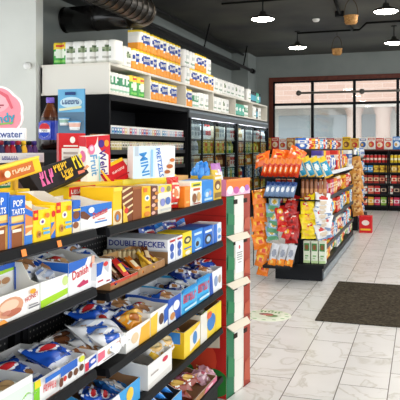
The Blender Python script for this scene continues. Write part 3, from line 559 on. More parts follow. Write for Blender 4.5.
PK = {
 'donut': pack(.17, .11, .04, 'e6e7ea:g', [('e', .25, .5, .16, .25, 'b8875a:g'), ('e', .55, .45, .15, .25, '9a6a44:g'), ('e', .8, .55, .13, .22, 'c49a6c:g'), ('p', [(.0, .6), (.35, .75), (.3, 1), (0, 1)], '2456b8:g'), ('e', .6, .8, .2, .1, 'c43030:g')], 1),
 'blue': pack(.18, .11, .04, '2050b4:g', [('e', .45, .6, .32, .16, 'e9eef6:g'), ('e', .45, .6, .27, .1, 'c62a30:g'), ('r', 0, .92, 1, 1, 'e9eef6:g'), ('p', [(0, 0), (1, 0), (1, .2), (0, .12)], 'dfe4ee:g')], 2),
 'white': pack(.17, .11, .045, 'eceef0:g', [('p', [(.05, .3), (.5, .2), (.7, .5), (.2, .6)], '2b5cbc:g'), ('e', .72, .35, .18, .18, 'c9ced6:g'), ('e', .4, .75, .22, .1, 'b8c4d8:g'), ('e', .8, .7, .1, .12, 'c23a34:g')], 3),
 'orange': pack(.18, .1, .04, 'ef9c24:g', [('e', .5, .5, .36, .3, 'f6c25c:g'), ('e', .35, .45, .16, .2, 'b4641c:g'), ('r', 0, .85, 1, 1, '2c56b0:g')], 4),
 'choc': pack(.17, .11, .045, 'e1dedb:g', [('e', .3, .45, .2, .3, '6e4228:g'), ('e', .65, .5, .2, .3, '875434:g'), ('e', .5, .85, .25, .1, 'a4563c:g')], 6),
 'green': pack(.17, .11, .04, 'e8efe6:g', [('r', 0, 0, 1, .28, '8ed03a:g'), ('e', .5, .6, .28, .22, 'caa676:g'), ('r', .1, .85, .9, .97, '2a58b4:g')], 7),
 'navy': pack(.17, .1, .04, '1c3276:g', [('e', .45, .5, .3, .26, 'd9dde8:g'), ('e', .42, .5, .18, .14, '9a6a3c:g'), ('p', [(.7, .1), (.95, .2), (.9, .8), (.75, .6)], 'e3e6ee:g')], 8),
 'sky': pack(.16, .1, .035, '3a8cdc:g', [('p', [(.1, .2), (.9, .35), (.9, .6), (.1, .45)], 'f0f4f8:g'), ('r', .2, .7, .8, .8, 'dbe9f6:g')], 9),
 'skyw': pack(.16, .1, .035, 'eef2f6:g', [('p', [(.1, .2), (.9, .35), (.9, .6), (.1, .45)], '3a8cdc:g')], 10),
 'yellow': pack(.15, .11, .05, 'f3cb3a:g', [('e', .5, .5, .33, .28, 'f4e6b8:g'), ('e', .45, .5, .2, .18, 'c8822c:g'), ('e', .75, .7, .12, .1, 'd23a28:g')], 12),
 'bun': pack(.15, .12, .055, 'efece6:g', [('e', .5, .5, .38, .33, 'e2b86c:g'), ('e', .5, .5, .22, .2, 'f0d9a4:g'), ('p', [(0, 0), (.3, 0), (.1, .4), (0, .4)], 'f4c83a:g'), ('e', .8, .8, .14, .12, 'd84a3a:g')], 13),
 'candyr': pack(.14, .09, .04, '96402e:g', [('e', .5, .5, .3, .2, 'e3b85c:g'), ('p', [(0, .7), (1, .8), (1, 1), (0, 1)], 'b06a84:g')], 14),
 'candyp': pack(.15, .1, .04, 'c795a6:g', [('p', [(.2, .2), (.8, .3), (.7, .7), (.3, .6)], 'e9ccd4:g'), ('e', .6, .5, .15, .1, 'a43a50:g')], 15),
}
def put(kind, px, py, X, label, tilt=25, yaw=0, roll=0, sc=1, grp='wrapped pastries on the gondola', name='pastry_pack'):
    """pack whose middle is at a point on the plane x = X, leaning back"""
    p = onX(px, X, py); R = Euler((math.radians(roll), -math.radians(90 - tilt), math.radians(yaw)), 'XYZ').to_matrix()
    me = PK[kind]; hh = max(v.co.z for v in me.vertices) * sc / 2
    c = p - R @ Vector((0, 0, hh))
    return inst(me, name, c, R, label, 'pastry', grp, sc)
# second shelf, near bay
z = Z1[1]
stand(-16, 40, 303, .062, z, 'white bun display box with a bun picture at left edge', 'f3f1ec', [('e', .44, .5, .24, .36, 'd69a78'), ('e', .42, .58, .17, .2, 'efc4a8'), ('e', .5, .3, .14, .12, 'b86a50'), ('e', .36, .36, .08, .08, 'c4806a'), ('t', 'HONEY', .83, .62, .2, 'c03a2c', 8, .26), ('r', .76, .2, .98, .25, '6a6a70'), ('r', .76, .3, .95, .34, '8a8a90'), ('e', .84, .82, .06, .09, 'f0a82c'), ('p', [(.22, 0), (.38, 0), (.3, .2), (.2, .16)], 'f0a04a')], [('r', 0, 0, 1, 1, 'f3f1ec')], d=.09, grp='s2', back='f0f0ee', hdr=[('r', 0, .86, 1, 1, '2c5fc0'), ('p', [(.3, .62), (.6, .8), (.97, .84), (.97, .9), (.5, .88), (.3, .78)], 'a4d428'), ('e', .66, .66, .26, .13, 'e9e2d8'), ('e', .62, .66, .1, .08, 'c89a70'), ('e', .8, .66, .08, .07, 'b8865c'), ('r', .96, .4, 1, .9, '2c5fc0')])
put('green', 22, 283, GX - .2, 'pack with lime green band in the bun display box', 40, 0, 4)
put('blue', 6, 276, GX - .2, 'blue wrapped bun at the back of the bun display box', 30, 5)
put('donut', 14, 274, GX - .22, 'clear wrapped donuts behind the bun display box', 20, -8)
stand(40.6, 68, 283, .05, z, 'white display box with slanted lime green stripe', 'f4f4f0', [('p', [(0, 0), (1, .18), (1, .42), (0, .3)], 'a4d428'), ('e', .9, .75, .12, .2, 'c9dc8c')], [('r', 0, 0, 1, 1, 'eef0ea')], d=.2, grp='s2', back='e8e8e6', inner='e6e6e4')
put('white', 50, 280, GX - .08, 'white and blue pastry pack standing in the lime striped box', 62, 10, 8)
put('green', 58, 277, GX - .1, 'tan and lime pastry pack leaning in the lime striped box', 55, -12, -6)
stand(68.5, 95, 263.5, .02, z, 'white pastry display box with red script and blue corner', 'f4f4f4', [('p', [(0, .68), (.6, .78), (.72, 1), (0, 1)], '2a66c0'), ('t', 'Danish', .43, .62, .27, 'd03034', 5, .68), ('p', [(.28, .22), (.55, .36), (.6, .3), (.72, .3), (.72, .2), (.4, .16)], 'c0305c'), ('p', [(.84, .7), (.96, .75), (.98, 1), (.86, 1)], 'e8b8a0'), ('e', .85, .72, .06, .08, 'd4543c')], [('r', 0, 0, 1, 1, 'ececec'), ('r', 0, .6, 1, 1, '2a66c0')], d=.22, grp='s2', inner='ece8e0')
for i, (k_, px, py, X, tl, yw) in enumerate([('white', 30, 272, GX - .24, 20, 10), ('donut', 50, 262, GX - .25, 25, -6), ('green', 66, 266, GX - .2, 12, 4), ('white', 60, 257, GX - .2, 40, 15), ('donut', 76, 262, GX - .14, 15, 0)]):
    put(k_, px, py, X, ['white pastry pack behind the bun display box', 'clear donut pack at the back of the second shelf', 'lime banded pack lying behind the lime striped box', 'white pack standing up under the top shelf edge', 'clear donut pack in the red script display box'][i], tl, yw)
for i, (k_, px, py, X, tl, yw, sc_k) in enumerate([('donut', 22, 266, GX - .16, 30, 12, 1.1), ('white', 36, 262, GX - .2, 35, -10, 1.1), ('green', 44, 271, GX - .16, 25, 8, 1.05), ('donut', 54, 268, GX - .1, 40, -14, 1), ('blue', 64, 258, GX - .2, 20, 10, .9), ('white', 82, 256, GX - .22, 25, 0, 1), ('choc', 88, 262, GX - .14, 20, 5, .9), ('navy', 72, 252, GX - .26, 45, 0, 1)]):
    put(k_, px, py, X, ['clear donut pack piled above the bun display box', 'white pack piled behind the lime striped box', 'lime banded pack between the bun box and lime striped box', 'clear donut pack standing in the lime striped box', 'blue pack under the top shelf edge above lime striped box', 'white pack above the red script display box', 'chocolate pack at right in the red script display box', 'navy pack deep under the top shelf'][i], tl, yw, 0, sc_k)
fbox(96.5, 112, 264, Z1[1], 'white carton with blue and red shapes over the shelf gap', 'efefef', [('p', [(0, .45), (.3, .5), (.45, 1), (0, 1)], '2a62bc'), ('p', [(.5, .7), (.75, .45), (.85, 1), (.5, 1)], 'c4c6cc'), ('r', .06, .2, .4, .27, 'c03048'), ('r', .6, .1, .85, .16, 'a03048'), ('e', .55, .88, .15, .1, 'd23a3a')], [('r', 0, .3, 1, 1, 'd8dade')], d=.16, grp='s2', X=GX + .004)
# second shelf, far bay
z = Z2[1]
a = onX(168, GX - .02); b_ = onX(182.5, GX - .02); q = onY(168, a.y, 240)
m = MB(); m.box((-.315, 0, 0), (0, b_.y - a.y, q.z - z), 'eef0f4', near=[('r', 0, 0, 1, .5, '9a7650'), ('r', 0, .5, 1, .56, 'c4c8d0'), ('t', 'DOUBLE DECKER', .5, .78, .3, '2038a0', 0, .93)], front=[('r', .485, 0, .515, 1, 'b8bcc6'), ('e', .25, .62, .14, .17, '3152a8'), ('e', .25, .3, .12, .15, '5270b8'), ('e', .75, .62, .14, .17, '3152a8'), ('e', .75, .3, .12, .15, '5270b8'), ('r', .08, .86, .42, .94, 'c43a3a'), ('r', .58, .86, .92, .94, 'c43a3a')], bev=.002); inst(m.mesh('double_decker_box'), 'double_decker_box', (a.x, a.y, z + .0005), (0, 0, 0), 'white box with blue DOUBLE DECKER lettering and blue emblems on its side', 'box', GRP['s2'])
m = MB()
for i in range(8): m.box((-.05, .017*i, 0), (0, .017*i + .0145, .03), 'e9d3a0', bev=.004)
p = onX(103, GX - .24, 260); inst(m.mesh('wafer_pack'), 'wafer_pack', p, (0, 0, -1.1), 'row of pale cream wafers before the DOUBLE DECKER box', 'wafers', scale=1.25)
T = stand(110.5, 138, 283.5, .055, z, 'opened brown carton below the cream wafers', 'kraft', [('r', 0, .6, 1, 1, 'c8432c')], [('r', 0, .0, 1, 1, 'kraft')], inner='b48754', d=.18, grp='s2', back='c49a64')
T = stand(138.5, 165, 270, .05, z, 'opened brown carton below the DOUBLE DECKER lettering', 'kraft', [], [], inner='b48754', d=.17, grp='s2', back='c49a64')
def bar(c1, c2): 
    m = MB(); m.bag(.038, .1, .02, c1 + ':g', [('r', .1, .3, .9, .7, c2 + ':g')], None, 6, 10); return m.mesh('candy_bar')
BARS = [bar('2e3f86', 'c8402c'), bar('c8302a', 'f2d040'), bar('e8b83a', '7a3c1c'), bar('6a3a22', 'e0c8a0'), bar('3a2c50', 'd8c4b0'), bar('d87a2a', 'f4e2b8')]
names = ['navy', 'red', 'golden', 'brown', 'dark violet', 'orange']
for i in range(12):
    px = 116 + i * 4.2; k_ = (0, 3, 4, 1, 0, 3, 5, 2, 3, 2, 2, 5)[i]; p = onX(px, GX - .02 - .025 * (i % 3), 279.5 - i * 1.5)
    inst(BARS[k_], 'candy_bar', (p.x, p.y, z + .016), Euler((math.radians(random.uniform(-18, 18)), math.radians(-random.uniform(38, 62)), math.radians(random.uniform(-30, 30)))).to_matrix(), f'{names[k_]} wrapped candy bar, {ORD[i]} from left in the brown cartons', 'candy bar', 'candy bars standing in the brown cartons')
fbox(183, 192, 233.5, z, 'tall yellow box with dark picture on the second shelf', 'f4d628', [('e', .5, .66, .4, .16, '4a4630'), ('e', .5, .66, .22, .08, 'e8d488'), ('r', .1, .3, .9, .36, '2f66b8'), ('e', .5, .14, .3, .09, 'f0ecd8')], grp='s2', d=.14)
fbox(192.4, 203, 231, z, 'bright blue biscuit box with pale print on second shelf', '2a7ed4', [('e', .5, .38, .3, .24, '7cb8e8'), ('e', .45, .35, .15, .12, '3a2c26'), ('r', .15, .75, .85, .86, 'cfe6f6'), ('r', .2, .08, .8, .13, 'f4f4f4')], grp='s2', d=.14)
fbox(203.4, 213, 228, z, 'darker blue biscuit box second from shelf end', '1f66c4', [('e', .5, .36, .36, .25, '2c2c34'), ('e', .5, .36, .2, .14, 'a9c8e4'), ('r', .15, .7, .85, .82, 'dceaf8')], grp='s2', d=.14)
fbox(213.3, 221.5, 225, z, 'white and blue box at the end of the second shelf', 'e3e8ee', [('r', 0, 0, .45, 1, '2a6cc8'), ('e', .7, .6, .2, .14, '90b4d8'), ('e', .7, .25, .2, .1, '5a8ac8')], grp='s2', d=.14)
for i, (px, py, r_) in enumerate([(148, 236, 0), (158, 234.5, 5), (170, 231, -4), (181, 230, 6)]):
    put('sky' if i % 2 else 'blue', px, py, GX - .24, 'blue wrapped pack at back of second shelf, ' + ['left of all four', 'second from the left', 'third from the left', 'nearest the yellow box'][i], 75, 0, r_, 1.15)
# third shelf, near bay
z = Z1[2]
for i, (px0, px1, pf, front, lab) in enumerate([
    (-14, 33, 401, [('r', 0, .3, 1, .8, 'd9e6da'), ('e', .3, .4, .2, .3, '4a9a6a')], 'pale green and white tray at the lower left corner'),
    (33.6, 60, 383, [('r', 0, 0, .22, 1, '7cc62c'), ('p', [(.04, .7), (.26, .7), (.24, 1.0), (.04, 1)], 'f2d428'), *glyphs(.34, .38, .74, .68, 6, 'd02a34', 15, .06), ('p', [(.3, .78), (1, .82), (1, 1), (.3, 1)], '2a6cc4'), ('e', .93, .42, .09, .2, '6a3a26'), ('r', .3, .12, .85, .16, '7a5040')], 'white tray with green end and red script on third shelf'),
    (60.6, 84.5, 368, [('p', [(0, .55), (.7, .62), (.7, 1), (0, 1)], '2a62bc'), ('e', .38, .42, .1, .16, '5e3826'), ('e', .62, .4, .1, .16, '6a4028'), ('e', .86, .44, .1, .16, '5e3826'), ('e', .15, .42, .07, .12, 'c83a30'), ('e', .86, .85, .12, .14, 'd4d83a')], 'white tray with chocolate picture and blue header'),
    (85, 97.5, 360, [('r', 0, .1, .3, .7, 'd4324a'), ('p', [(.3, .2), (.95, .35), (.95, .95), (.3, .8)], '2450b4'), ('e', .62, .58, .22, .14, 'e8e0e4'), ('p', [(.94, .3), (1, .3), (1, .9), (.9, .9)], 'f0d43a')], 'small white tray with red and blue label at shelf break')]):
    stand(px0, px1, pf, .012, z, lab, 'f0f0ee', front, [('r', 0, 0, 1, 1, 'e9e9ea')], inner='dfe0e0', d=.26 if i else .3, grp='s3', back='e4e5e6')
put('blue', 50, 355, GX - .11, 'big blue pastry pack with red and white oval, tilted on third shelf', 22, 20, -18, 1.25)
for i, (k_, px, py, X, tl, yw, sc) in enumerate([('white', 35, 363, GX - .19, 18, 10, 1.1), ('navy', 26, 360, GX - .27, 25, -15, 1), ('blue', 8, 374, GX - .16, 25, 0, 1.15), ('navy', 28, 376, GX - .13, 25, 8, 1), ('green', 5, 393, GX - .07, 14, 0, 1), ('white', 38, 381, GX - .09, 12, -8, .9), ('choc', 76, 346, GX - .19, 15, 5, 1), ('choc', 63, 341, GX - .22, 20, 0, 1), ('donut', 88, 352, GX - .09, 15, -10, .95), ('choc', 76, 358, GX - .09, 18, 8, .95)]):
    put(k_, px, py, X, ['white pack under the big blue pastry pack', 'navy pack against the pegboard', 'blue pack lying in the lower left tray', 'navy pack beside the green ended tray', 'green banded pack at the lower left corner', 'white pack between two trays at lower left', 'chocolate pastry pack behind the blue header tray', 'chocolate pastry pack right above the big blue pack', 'clear donut pack in the small red and blue tray', 'chocolate pastry pack in the blue header tray'][i], tl, yw, 0, sc)
# frosted cover sheets (clear tray lids)
def wrap(w, d): 
    m = MB(); n = 8
    for i in range(n):
        for j in range(n):
            P = lambda a, b_: (-d * a / n, w * b_ / n, .02 * math.sin(pi * a / n) + .006 * math.sin(3 * b_ + a))
            m.face([P(i, j), P(i, j+1), P(i+1, j+1), P(i+1, j)], 'dcdddc', True)
            q = lambda a, b_: tuple(x - (0, 0, .002)[k3] for k3, x in enumerate(P(a, b_))); m.face([q(i, j), q(i+1, j), q(i+1, j+1), q(i, j+1)], 'dcdddc', True)
    return m.mesh('paper_liner')
p = onX(66, GX - .2, 338); inst(wrap(.26, .1), 'paper_liner', (p.x + .03, p.y, p.z), (0, -.35, 0), 'pale grey liner sheet over the chocolate pastry packs', 'liner')
p = onX(2, GX - .16, 372); inst(wrap(.24, .035), 'paper_liner', (p.x, p.y, p.z), (0, -.5, 0), 'pale grey tray edge above the lower left blue pack', 'liner')
# packs right of liner (white with red script over shelf)
stand(98, 120, 351, .012, Z1[2] + .002, 'white tray with pink and red pictures at the shelf break', 'f2f0f0', [('p', [(0, .2), (.3, .3), (.3, .8), (0, .8)], 'e06a80'), ('e', .5, .5, .1, .2, 'd8b48c'), ('e', .74, .5, .12, .22, 'e8c8a8'), ('r', .2, .1, .9, .16, '9a8a90'), ('e', .86, .7, .08, .14, 'c03a3a')], [], inner='dfe0e0', d=.24, grp='s3', back='e4e5e6', X=GX - .01)
z = Z2[2]
for i, (k_, px, py, X, tl, yw) in enumerate([('white', 184, 281, GX - .1, 14, 6), ('navy', 194, 275, GX - .1, 16, -8), ('donut', 203, 271, GX - .09, 14, 5), ('white', 190, 272, GX - .18, 20, 0), ('donut', 166, 297, GX - .08, 16, 5), ('white', 178, 283, GX - .17, 22, -6)]):
    put(k_, px, py, X, ['white pack lying in the left sky blue tray', 'navy pack lying in the left sky blue tray', 'clear donut pack in the right sky blue tray', 'white pack at the back of the right sky blue tray', 'clear donut pack in the yellow and blue fronted tray', 'white pack at the back of the navy tray'][i], tl, yw)
for i, (k_, px, py, X, tl, yw, ro, sc) in enumerate([('blue', 90, 314, GX - .2, 20, 8, 0, 1.2), ('white', 96, 330, GX - .12, 28, -10, 0, 1.25), ('white', 108, 337, GX - .06, 30, 6, 0, 1.1), ('white', 92, 342, GX - .12, 20, 0, 0, 1.1), ('navy', 100, 305, GX - .26, 25, 0, 0, 1.1), ('donut', 118, 306, GX - .22, 20, 10, 0, 1.1), ('navy', 122, 317, GX - .14, 22, 0, 0, 1.1), ('orange', 133, 319, GX - .09, 35, 0, 0, 1.1), ('donut', 140, 311, GX - .13, 22, -8, 0, 1.05), ('donut', 128, 300, GX - .26, 30, 4, 0, 1.1), ('white', 152, 298, GX - .18, 20, 0, 0, 1.1), ('navy', 162, 290, GX - .2, 22, -6, 0, 1.05), ('choc', 158, 304, GX - .1, 20, 8, 0, 1.0), ('navy', 140, 290, GX - .27, 30, 6, 0, 1.1), ('navy', 174, 289, GX - .1, 14, 4, 0, .95), ('choc', 170, 277, GX - .24, 22, 0, 0, 1.0), ('navy', 186, 268, GX - .2, 25, 0, 0, 1.0), ('navy', 197, 266, GX - .16, 25, 10, 0, 1.0), ('blue', 208, 264, GX - .12, 25, -8, 0, .95), ('navy', 180, 274, GX - .13, 20, 0, 0, 1.0)]):
    put(k_, px, py, X, ['blue bag lying just under the shelf break', 'large white pastry pack with blue script near shelf break', 'white pastry pack leaning against pink picture tray', 'white pastry pack left of the pink picture tray', 'navy pack in shadow under the second shelf gap', 'clear donut pack behind the orange pack', 'navy donut pack beside the orange pack', 'bright orange pastry pack on the third shelf', 'clear donut pack right of the orange pack', 'clear pack below the second shelf edge', 'white pack in the middle of the third shelf', 'navy pack in the middle back of the third shelf', 'chocolate pack in front of the white middle pack', 'navy pack in the shadow below the brown cartons', 'navy pack left of the sky blue trays', 'chocolate pack under the slim white boxes', 'navy pack below the yellow box in white tray', 'navy pack in the middle of the end white tray', 'blue pack at the right of the end white tray', 'navy pack in front of the end white tray'][i], tl, yw, ro, sc * 1.1)
stand(126, 150, 333, .015, z, 'white tray with yellow front under the orange pack', 'f2f0ea', [('p', [(.5, 0), (1, 0), (1, .9), (.62, .8)], 'f0b43a'), ('e', .35, .5, .15, .25, 'e3c8a0')], [], inner='e3e2de', d=.2, grp='s3')
stand(150.5, 168, 314, .015, z, 'white tray with yellow and blue front on third shelf', 'f2f0ea', [('p', [(0, 0), (.35, 0), (.4, .9), (0, .8)], 'f2c23c'), ('e', .6, .5, .14, .25, '5a3c2c'), ('p', [(.75, .2), (1, .3), (1, .95), (.75, .8)], '2f62bc')], [], inner='e3e2de', d=.2, grp='s3')
stand(168.5, 181, 300, .012, z, 'navy and white tray left of the two sky blue trays', '2c56b4', [('p', [(0, 0), (.6, 0), (.3, .7), (0, .6)], 'dfe6f2'), ('e', .62, .6, .26, .2, 'f0f2f6'), ('e', .3, .25, .2, .15, 'c8884c')], [('r', 0, 0, 1, 1, '3a60b8')], d=.22, grp='s3', inner='d9dde4')
def skyb(): return [*glyphs(.12, .42, .88, .75, 6, 'd8303c', 14, .06), ('r', .1, .15, .9, .24, 'bfe4f6'), ('p', [(.0, .85), (1, .9), (1, 1), (0, 1)], '2b8fd4')]
stand(181.4, 196, 291, .012, z, 'sky blue tray with red script, left of the pair', '46b0e4', skyb(), [('r', 0, 0, 1, 1, 'dfe6ea')], d=.22, grp='s3', inner='e3e6e8')
stand(196.4, 209, 280, .012, z, 'sky blue tray with red script, right of the pair', '46b0e4', skyb(), [('r', 0, 0, 1, 1, 'dfe6ea')], d=.22, grp='s3', inner='e3e6e8')
stand(209.4, 222, 274, .012, z, 'white tray with blue corner at the end of third shelf', 'eceef0', [('p', [(0, 0), (.3, 0), (.2, 1), (0, 1)], '2a58b4'), ('e', .5, .5, .14, .25, '8aa0c4'), ('e', .8, .5, .12, .2, 'b4a494')], [('r', 0, 0, 1, 1, 'e0e3e8')], inner='d9dade', d=.25, grp='s3')
# fourth shelf
z = Z2[3]
def skytray():
    return tray_mesh(.34, .22, .09, .12, '3f9fdc', [('p', [(.3, 0), (.5, .2), (.4, 1), (.2, 1)], 'f4f4f6'), ('e', .7, .6, .1, .3, 'f2c84a')], [('r', 0, 0, 1, 1, '9a7048')], '9c7450', rim='c8e2f4')
a = onX(103, GX - .03); inst(skytray(), 'display_tray', (GX - .02, a.y - .02, z + .0005), (0, 0, 0), 'sky blue and brown tray of striped packs on the fourth shelf', 'tray', GRP['s4'])
for i in range(6):
    put('sky' if i % 2 == 0 else 'skyw', 107 + 6.5 * i, 387 - 1.2 * i, GX - .14 + .004 * i, f'{"sky blue" if i % 2 == 0 else "white and blue"} striped pack, {ORD[i]} from left in the fourth shelf tray', 35, 62, -14, 1.0, 'striped packs in the sky blue tray')
for i in range(3):
    put('sky', 146 + 6 * i, 397 - 6 * i, GX - .05, f'sky blue pack in front, {ORD[i]} from left beside the brown carton', 40, 55, -10, .9, 'sky blue packs in front of the brown carton')
fbox(138, 163, 371, z, 'open brown carton side behind the sky blue packs', 'kraft', [('r', 0, .9, 1, 1, 'b98d5e')], [('r', 0, 0, 1, 1, '8a6844')], d=.06, grp='s4', X=GX - .15, name='brown_carton')
for i, (px, py) in enumerate([(92, 398), (104, 399), (117, 397)]):
    put('blue', px, py, GX - .1, f'blue wrapped pack at the bottom edge, {ORD[i]} from the left', 35, 40, -10, 1.1, 'blue packs at the bottom edge')
fbox(126, 148, 360, z, 'low orange brown carton deep on the fourth shelf', 'b8742c', [('r', 0, .3, 1, .5, 'd89a4c'), ('e', .3, .6, .1, .2, '8a4a1c'), ('e', .7, .6, .1, .2, '8a4a1c')], d=.08, grp='s4', X=GX - .24)
stand(148, 172, 366, .04, z, 'white tray with red mark holding donut buns', 'f0eeea', [('p', [(0, 0), (1, .1), (1, .3), (0, .2)], 'e3dfd8'), ('e', .7, .75, .12, .1, 'd03048'), ('r', .1, .5, .4, .56, 'b0a49c')], [('r', 0, 0, 1, 1, 'e9e6e0')], inner='e6e2da', d=.2, grp='s4', X=GX - .02)
for i, (k_, px, py, tl, yw) in enumerate([('bun', 152, 349, 30, 0), ('bun', 163, 342, 35, 12), ('yellow', 174, 336, 55, 0), ('bun', 150, 338, 30, -12), ('yellow', 181, 346, 60, 10), ('yellow', 168, 330, 45, -6), ('bun', 158, 330, 30, 5), ('yellow', 176, 353, 65, -10)]):
    put(k_, px, py, GX - .1 if i not in (3, 5, 6) else GX - .18, ['cream bun pack in the red marked tray', 'cream bun pack leaning right in the red marked tray', 'yellow pack standing left of the yellow box', 'cream bun pack at the back left of fourth shelf', 'yellow pack touching the yellow box', 'yellow pack behind the bun packs', 'cream bun pack under the third shelf lip', 'yellow pack at the shelf front beside yellow box'][i], tl, yw)
T = stand(184, 200, 333, .03, z, 'yellow and brown open carton with blue label on fourth shelf', 'f2c62a', [('r', 0, .0, .5, 1, 'f4d03c'), ('p', [(.35, .1), (1, .3), (1, .9), (.35, .7)], 'ede6d8'), ('e', .66, .5, .14, .25, '4a86c0')], [('r', 0, 0, 1, 1, 'f0c020'), ('r', .1, .55, .9, .98, '3f86cc')], inner='9a744c', d=.2, grp='s4')
stand(200.5, 221, 316, .03, z, 'white and blue open carton at the end of fourth shelf', 'f0d040', [('r', 0, 0, .3, 1, 'e9e4d8'), ('e', .5, .5, .2, .3, '3a7cc4'), ('p', [(.7, 0), (1, 0), (1, 1), (.75, 1)], 'f2d22c'), ('e', .4, .8, .12, .12, 'e0603a')], [('r', 0, 0, 1, 1, 'e0d8c8')], inner='9a744c', d=.2, grp='s4')
for i, (px, py, k_) in enumerate([(193, 317, 'skyw'), (202, 310, 'green'), (210, 306, 'skyw')]): put(k_, px, py, GX - .14, ['pale blue pack in the yellow and brown carton', 'lime banded pack in the end carton', 'pale blue pack at the very end of fourth shelf'][i], 25, 0, 0, .9)
# base deck
z = Z2[4]
stand(166, 217, 432, .03, z, 'brown tray of mixed candy bags on the bottom deck', 'kraft', [('p', [(.7, 0), (1, 0), (1, 1), (.75, .9)], 'd6708c'), ('e', .85, .5, .06, .2, 'f0d8dc')], [], inner='8e6848', d=.26, grp='trays on the bottom gondola deck', X=GX - .01)
for i, (k_, px, py) in enumerate([('candyr', 176, 386), ('candyr', 186, 380), ('candyp', 200, 377), ('candyr', 193, 389), ('candyp', 207, 372), ('candyr', 181, 393)]): put(k_, px, py, GX - .1 - .02 * (i % 2), ['brown candy bag at left of bottom deck tray', 'brown and gold candy bag in middle of bottom deck tray', 'pink candy bag in the bottom deck tray', 'brown candy bag at the front of bottom deck tray', 'pale pink candy bag at right rear of bottom tray', 'brown candy bag at the front left of bottom tray'][i], 25, 15 * (i - 2), 0, 1.1)
stand(160, 182, 412, .02, z - .0, 'sky blue tray at bottom edge below the bun packs', '4a9cd8', [('e', .5, .5, .2, .3, 'f0f2f4')], [('r', 0, 0, 1, 1, '3a8cc8')], inner='2b2f3a', d=.1, grp='trays on the bottom gondola deck', X=GX + .03)

# ================================================================== STRIPED CARTON STACK
CB = Vector((-1.105, 3.795, 0)); CE = Vector((-1.045, 4.13, 0)); yaw = math.atan2(-(CE.x - CB.x), CE.y - CB.y); CW = (CE - CB).length
tiers = [0, .435, .69, .975, 1.216]
labs = ['bottom striped carton of the green white red stack, on the floor', 'second striped carton up, with a red handle slot', 'third striped carton up, carrying the white paper notice', 'topmost striped carton under the orange tray']
for i in range(4):
    h = tiers[i+1] - tiers[i] - .003; t = empty('striped_carton', (CB.x, CB.y, tiers[i] + .001), yaw, labs[i], 'carton', 'stack of green, white and red cartons')
    g_, r_ = '1f6b48', 'a03c2a'
    m = MB(); m.box((-.42, 0, 0), (0, CW, h), '9a6b45', cf='e4e0d6', cn='b02a20', ct='a98a66', front=[('r', 0, 0, .31, 1, g_), ('r', .72, 0, 1, 1, r_), ('r', .31, .0, .325, 1, 'b9b4a4'), ('r', .0, .93, .33, .95, '2c8454'), ('r', 0, .0, .33, .02, '134a2b'), ('r', .68, .0, 1, .02, '7a2314'), ('r', .8, .0, .805, 1, '8f2a18'), ('p', [(.7, .1), (.98, .05), (.96, .4), (.75, .35)], 'b4533a'), ('p', [(.02, .3), (.3, .25), (.3, .5), (.05, .6)], '2a7a4c'), ('r', .36, .45, .66, .455, 'cfcabb')], near=[('r', 0, 0, 1, 1, 'b4261e')] + ([('e', .55, .5, .3, .3, 'd0452c'), ('e', .8, .2, .25, .2, '2f7a34'), ('e', .3, .25, .2, .2, '2f7a34'), ('p', [(.1, .6), (.9, .7), (.9, .95), (.1, .9)], 'd8d0b8')] if i == 0 else [('r', .0, .5, 1, .52, '8c1c16'), ('r', .1, .7, .6, .78, 'd8503c')]), bev=.003)
    part(m, 'carton_body', t)
    for yy in (.1, .245):
        part(bx((-.01, yy, h * .78), (.0035, yy + .05, h * .78 + .028), '2a1d14'), 'handle_slot', t)
    if i:
        m = MB(); ft = 'ded6c4'
        P = [(.002, .0, .002), (.002, CW - .05, .002), (.04, CW - .07, -.03), (.04, .02, -.03)]; Q = [(x - .003, y, z_ - .004) for x, y, z_ in P]
        m.face(P, ft); m.face(Q[::-1], ft)
        for j in range(4): m.face([P[j-1], Q[j-1], Q[j], P[j]], ft)
        part(m, 'lid_flap', t)
    if i in (0, 1):
        part(bx((.001, .18, h * .92), (.006, .24, h * .97), 'd83a5a'), 'red_tab', t)
c, s = math.cos(yaw), math.sin(yaw)
def cw(lx, ly, z_): return (CB.x + lx*c - ly*s, CB.y + lx*s + ly*c, z_)
m = MB(); m.box((0, 0, 0), (.0015, .115, .2), 'f0eeea', front=[('e', .5, .78, .1, .06, 'c0404a'), ('r', .15, .6, .85, .63, '8a8a8a'), ('r', .2, .53, .8, .56, '8a8a8a'), ('r', .15, .46, .85, .49, '9a9a9a'), ('r', .2, .39, .75, .42, '9a9a9a'), ('r', .3, .3, .7, .33, '9a9a9a')], eps=.0004)
inst(m.mesh('paper_notice'), 'paper_notice', cw(.0022, .12, .735), (0, .0, yaw), 'white printed paper notice taped to the third striped carton', 'notice')
me = tray_mesh(CW, .3, .1, .1, 'ef7a2c', [('r', 0, 0, 1, .35, 'e9b8d0'), ('e', .15, .35, .12, .25, 'f6e2ec'), ('e', .4, .3, .12, .22, 'c45aa0'), ('e', .65, .3, .1, .2, 'f4f0e8'), ('e', .85, .38, .1, .2, 'b06ab4'), ('r', 0, .86, 1, 1, 'f08a3c')], [('r', 0, 0, 1, 1, 'd98ab8')], 'a06038')
inst(me, 'display_tray', cw(0, 0, 1.2165), (0, 0, yaw), 'orange and pink flowered tray on top of the striped cartons', 'tray')
for i, (ly, c_) in enumerate([(.05, 'e8c84a'), (.1, 'c88ac8'), (.16, 'f0ece6'), (.22, 'a45ac0')]):
    inst(bag_mesh(.075, .19, .035, c_ + ':g', [('e', .5, .5, .3, .2, 'f8f0f4:g'), ('r', 0, .8, 1, 1, 'b87ac0:g')], i, nu=8, nv=10), 'candy_bag', cw(-.08 - .02*i, ly, 1.222), (0, -.2, yaw), ['yellow candy bag', 'pink candy bag', 'white candy bag', 'purple candy bag'][i] + ' in the flowered tray', 'bag', 'candy bags in the flowered tray')

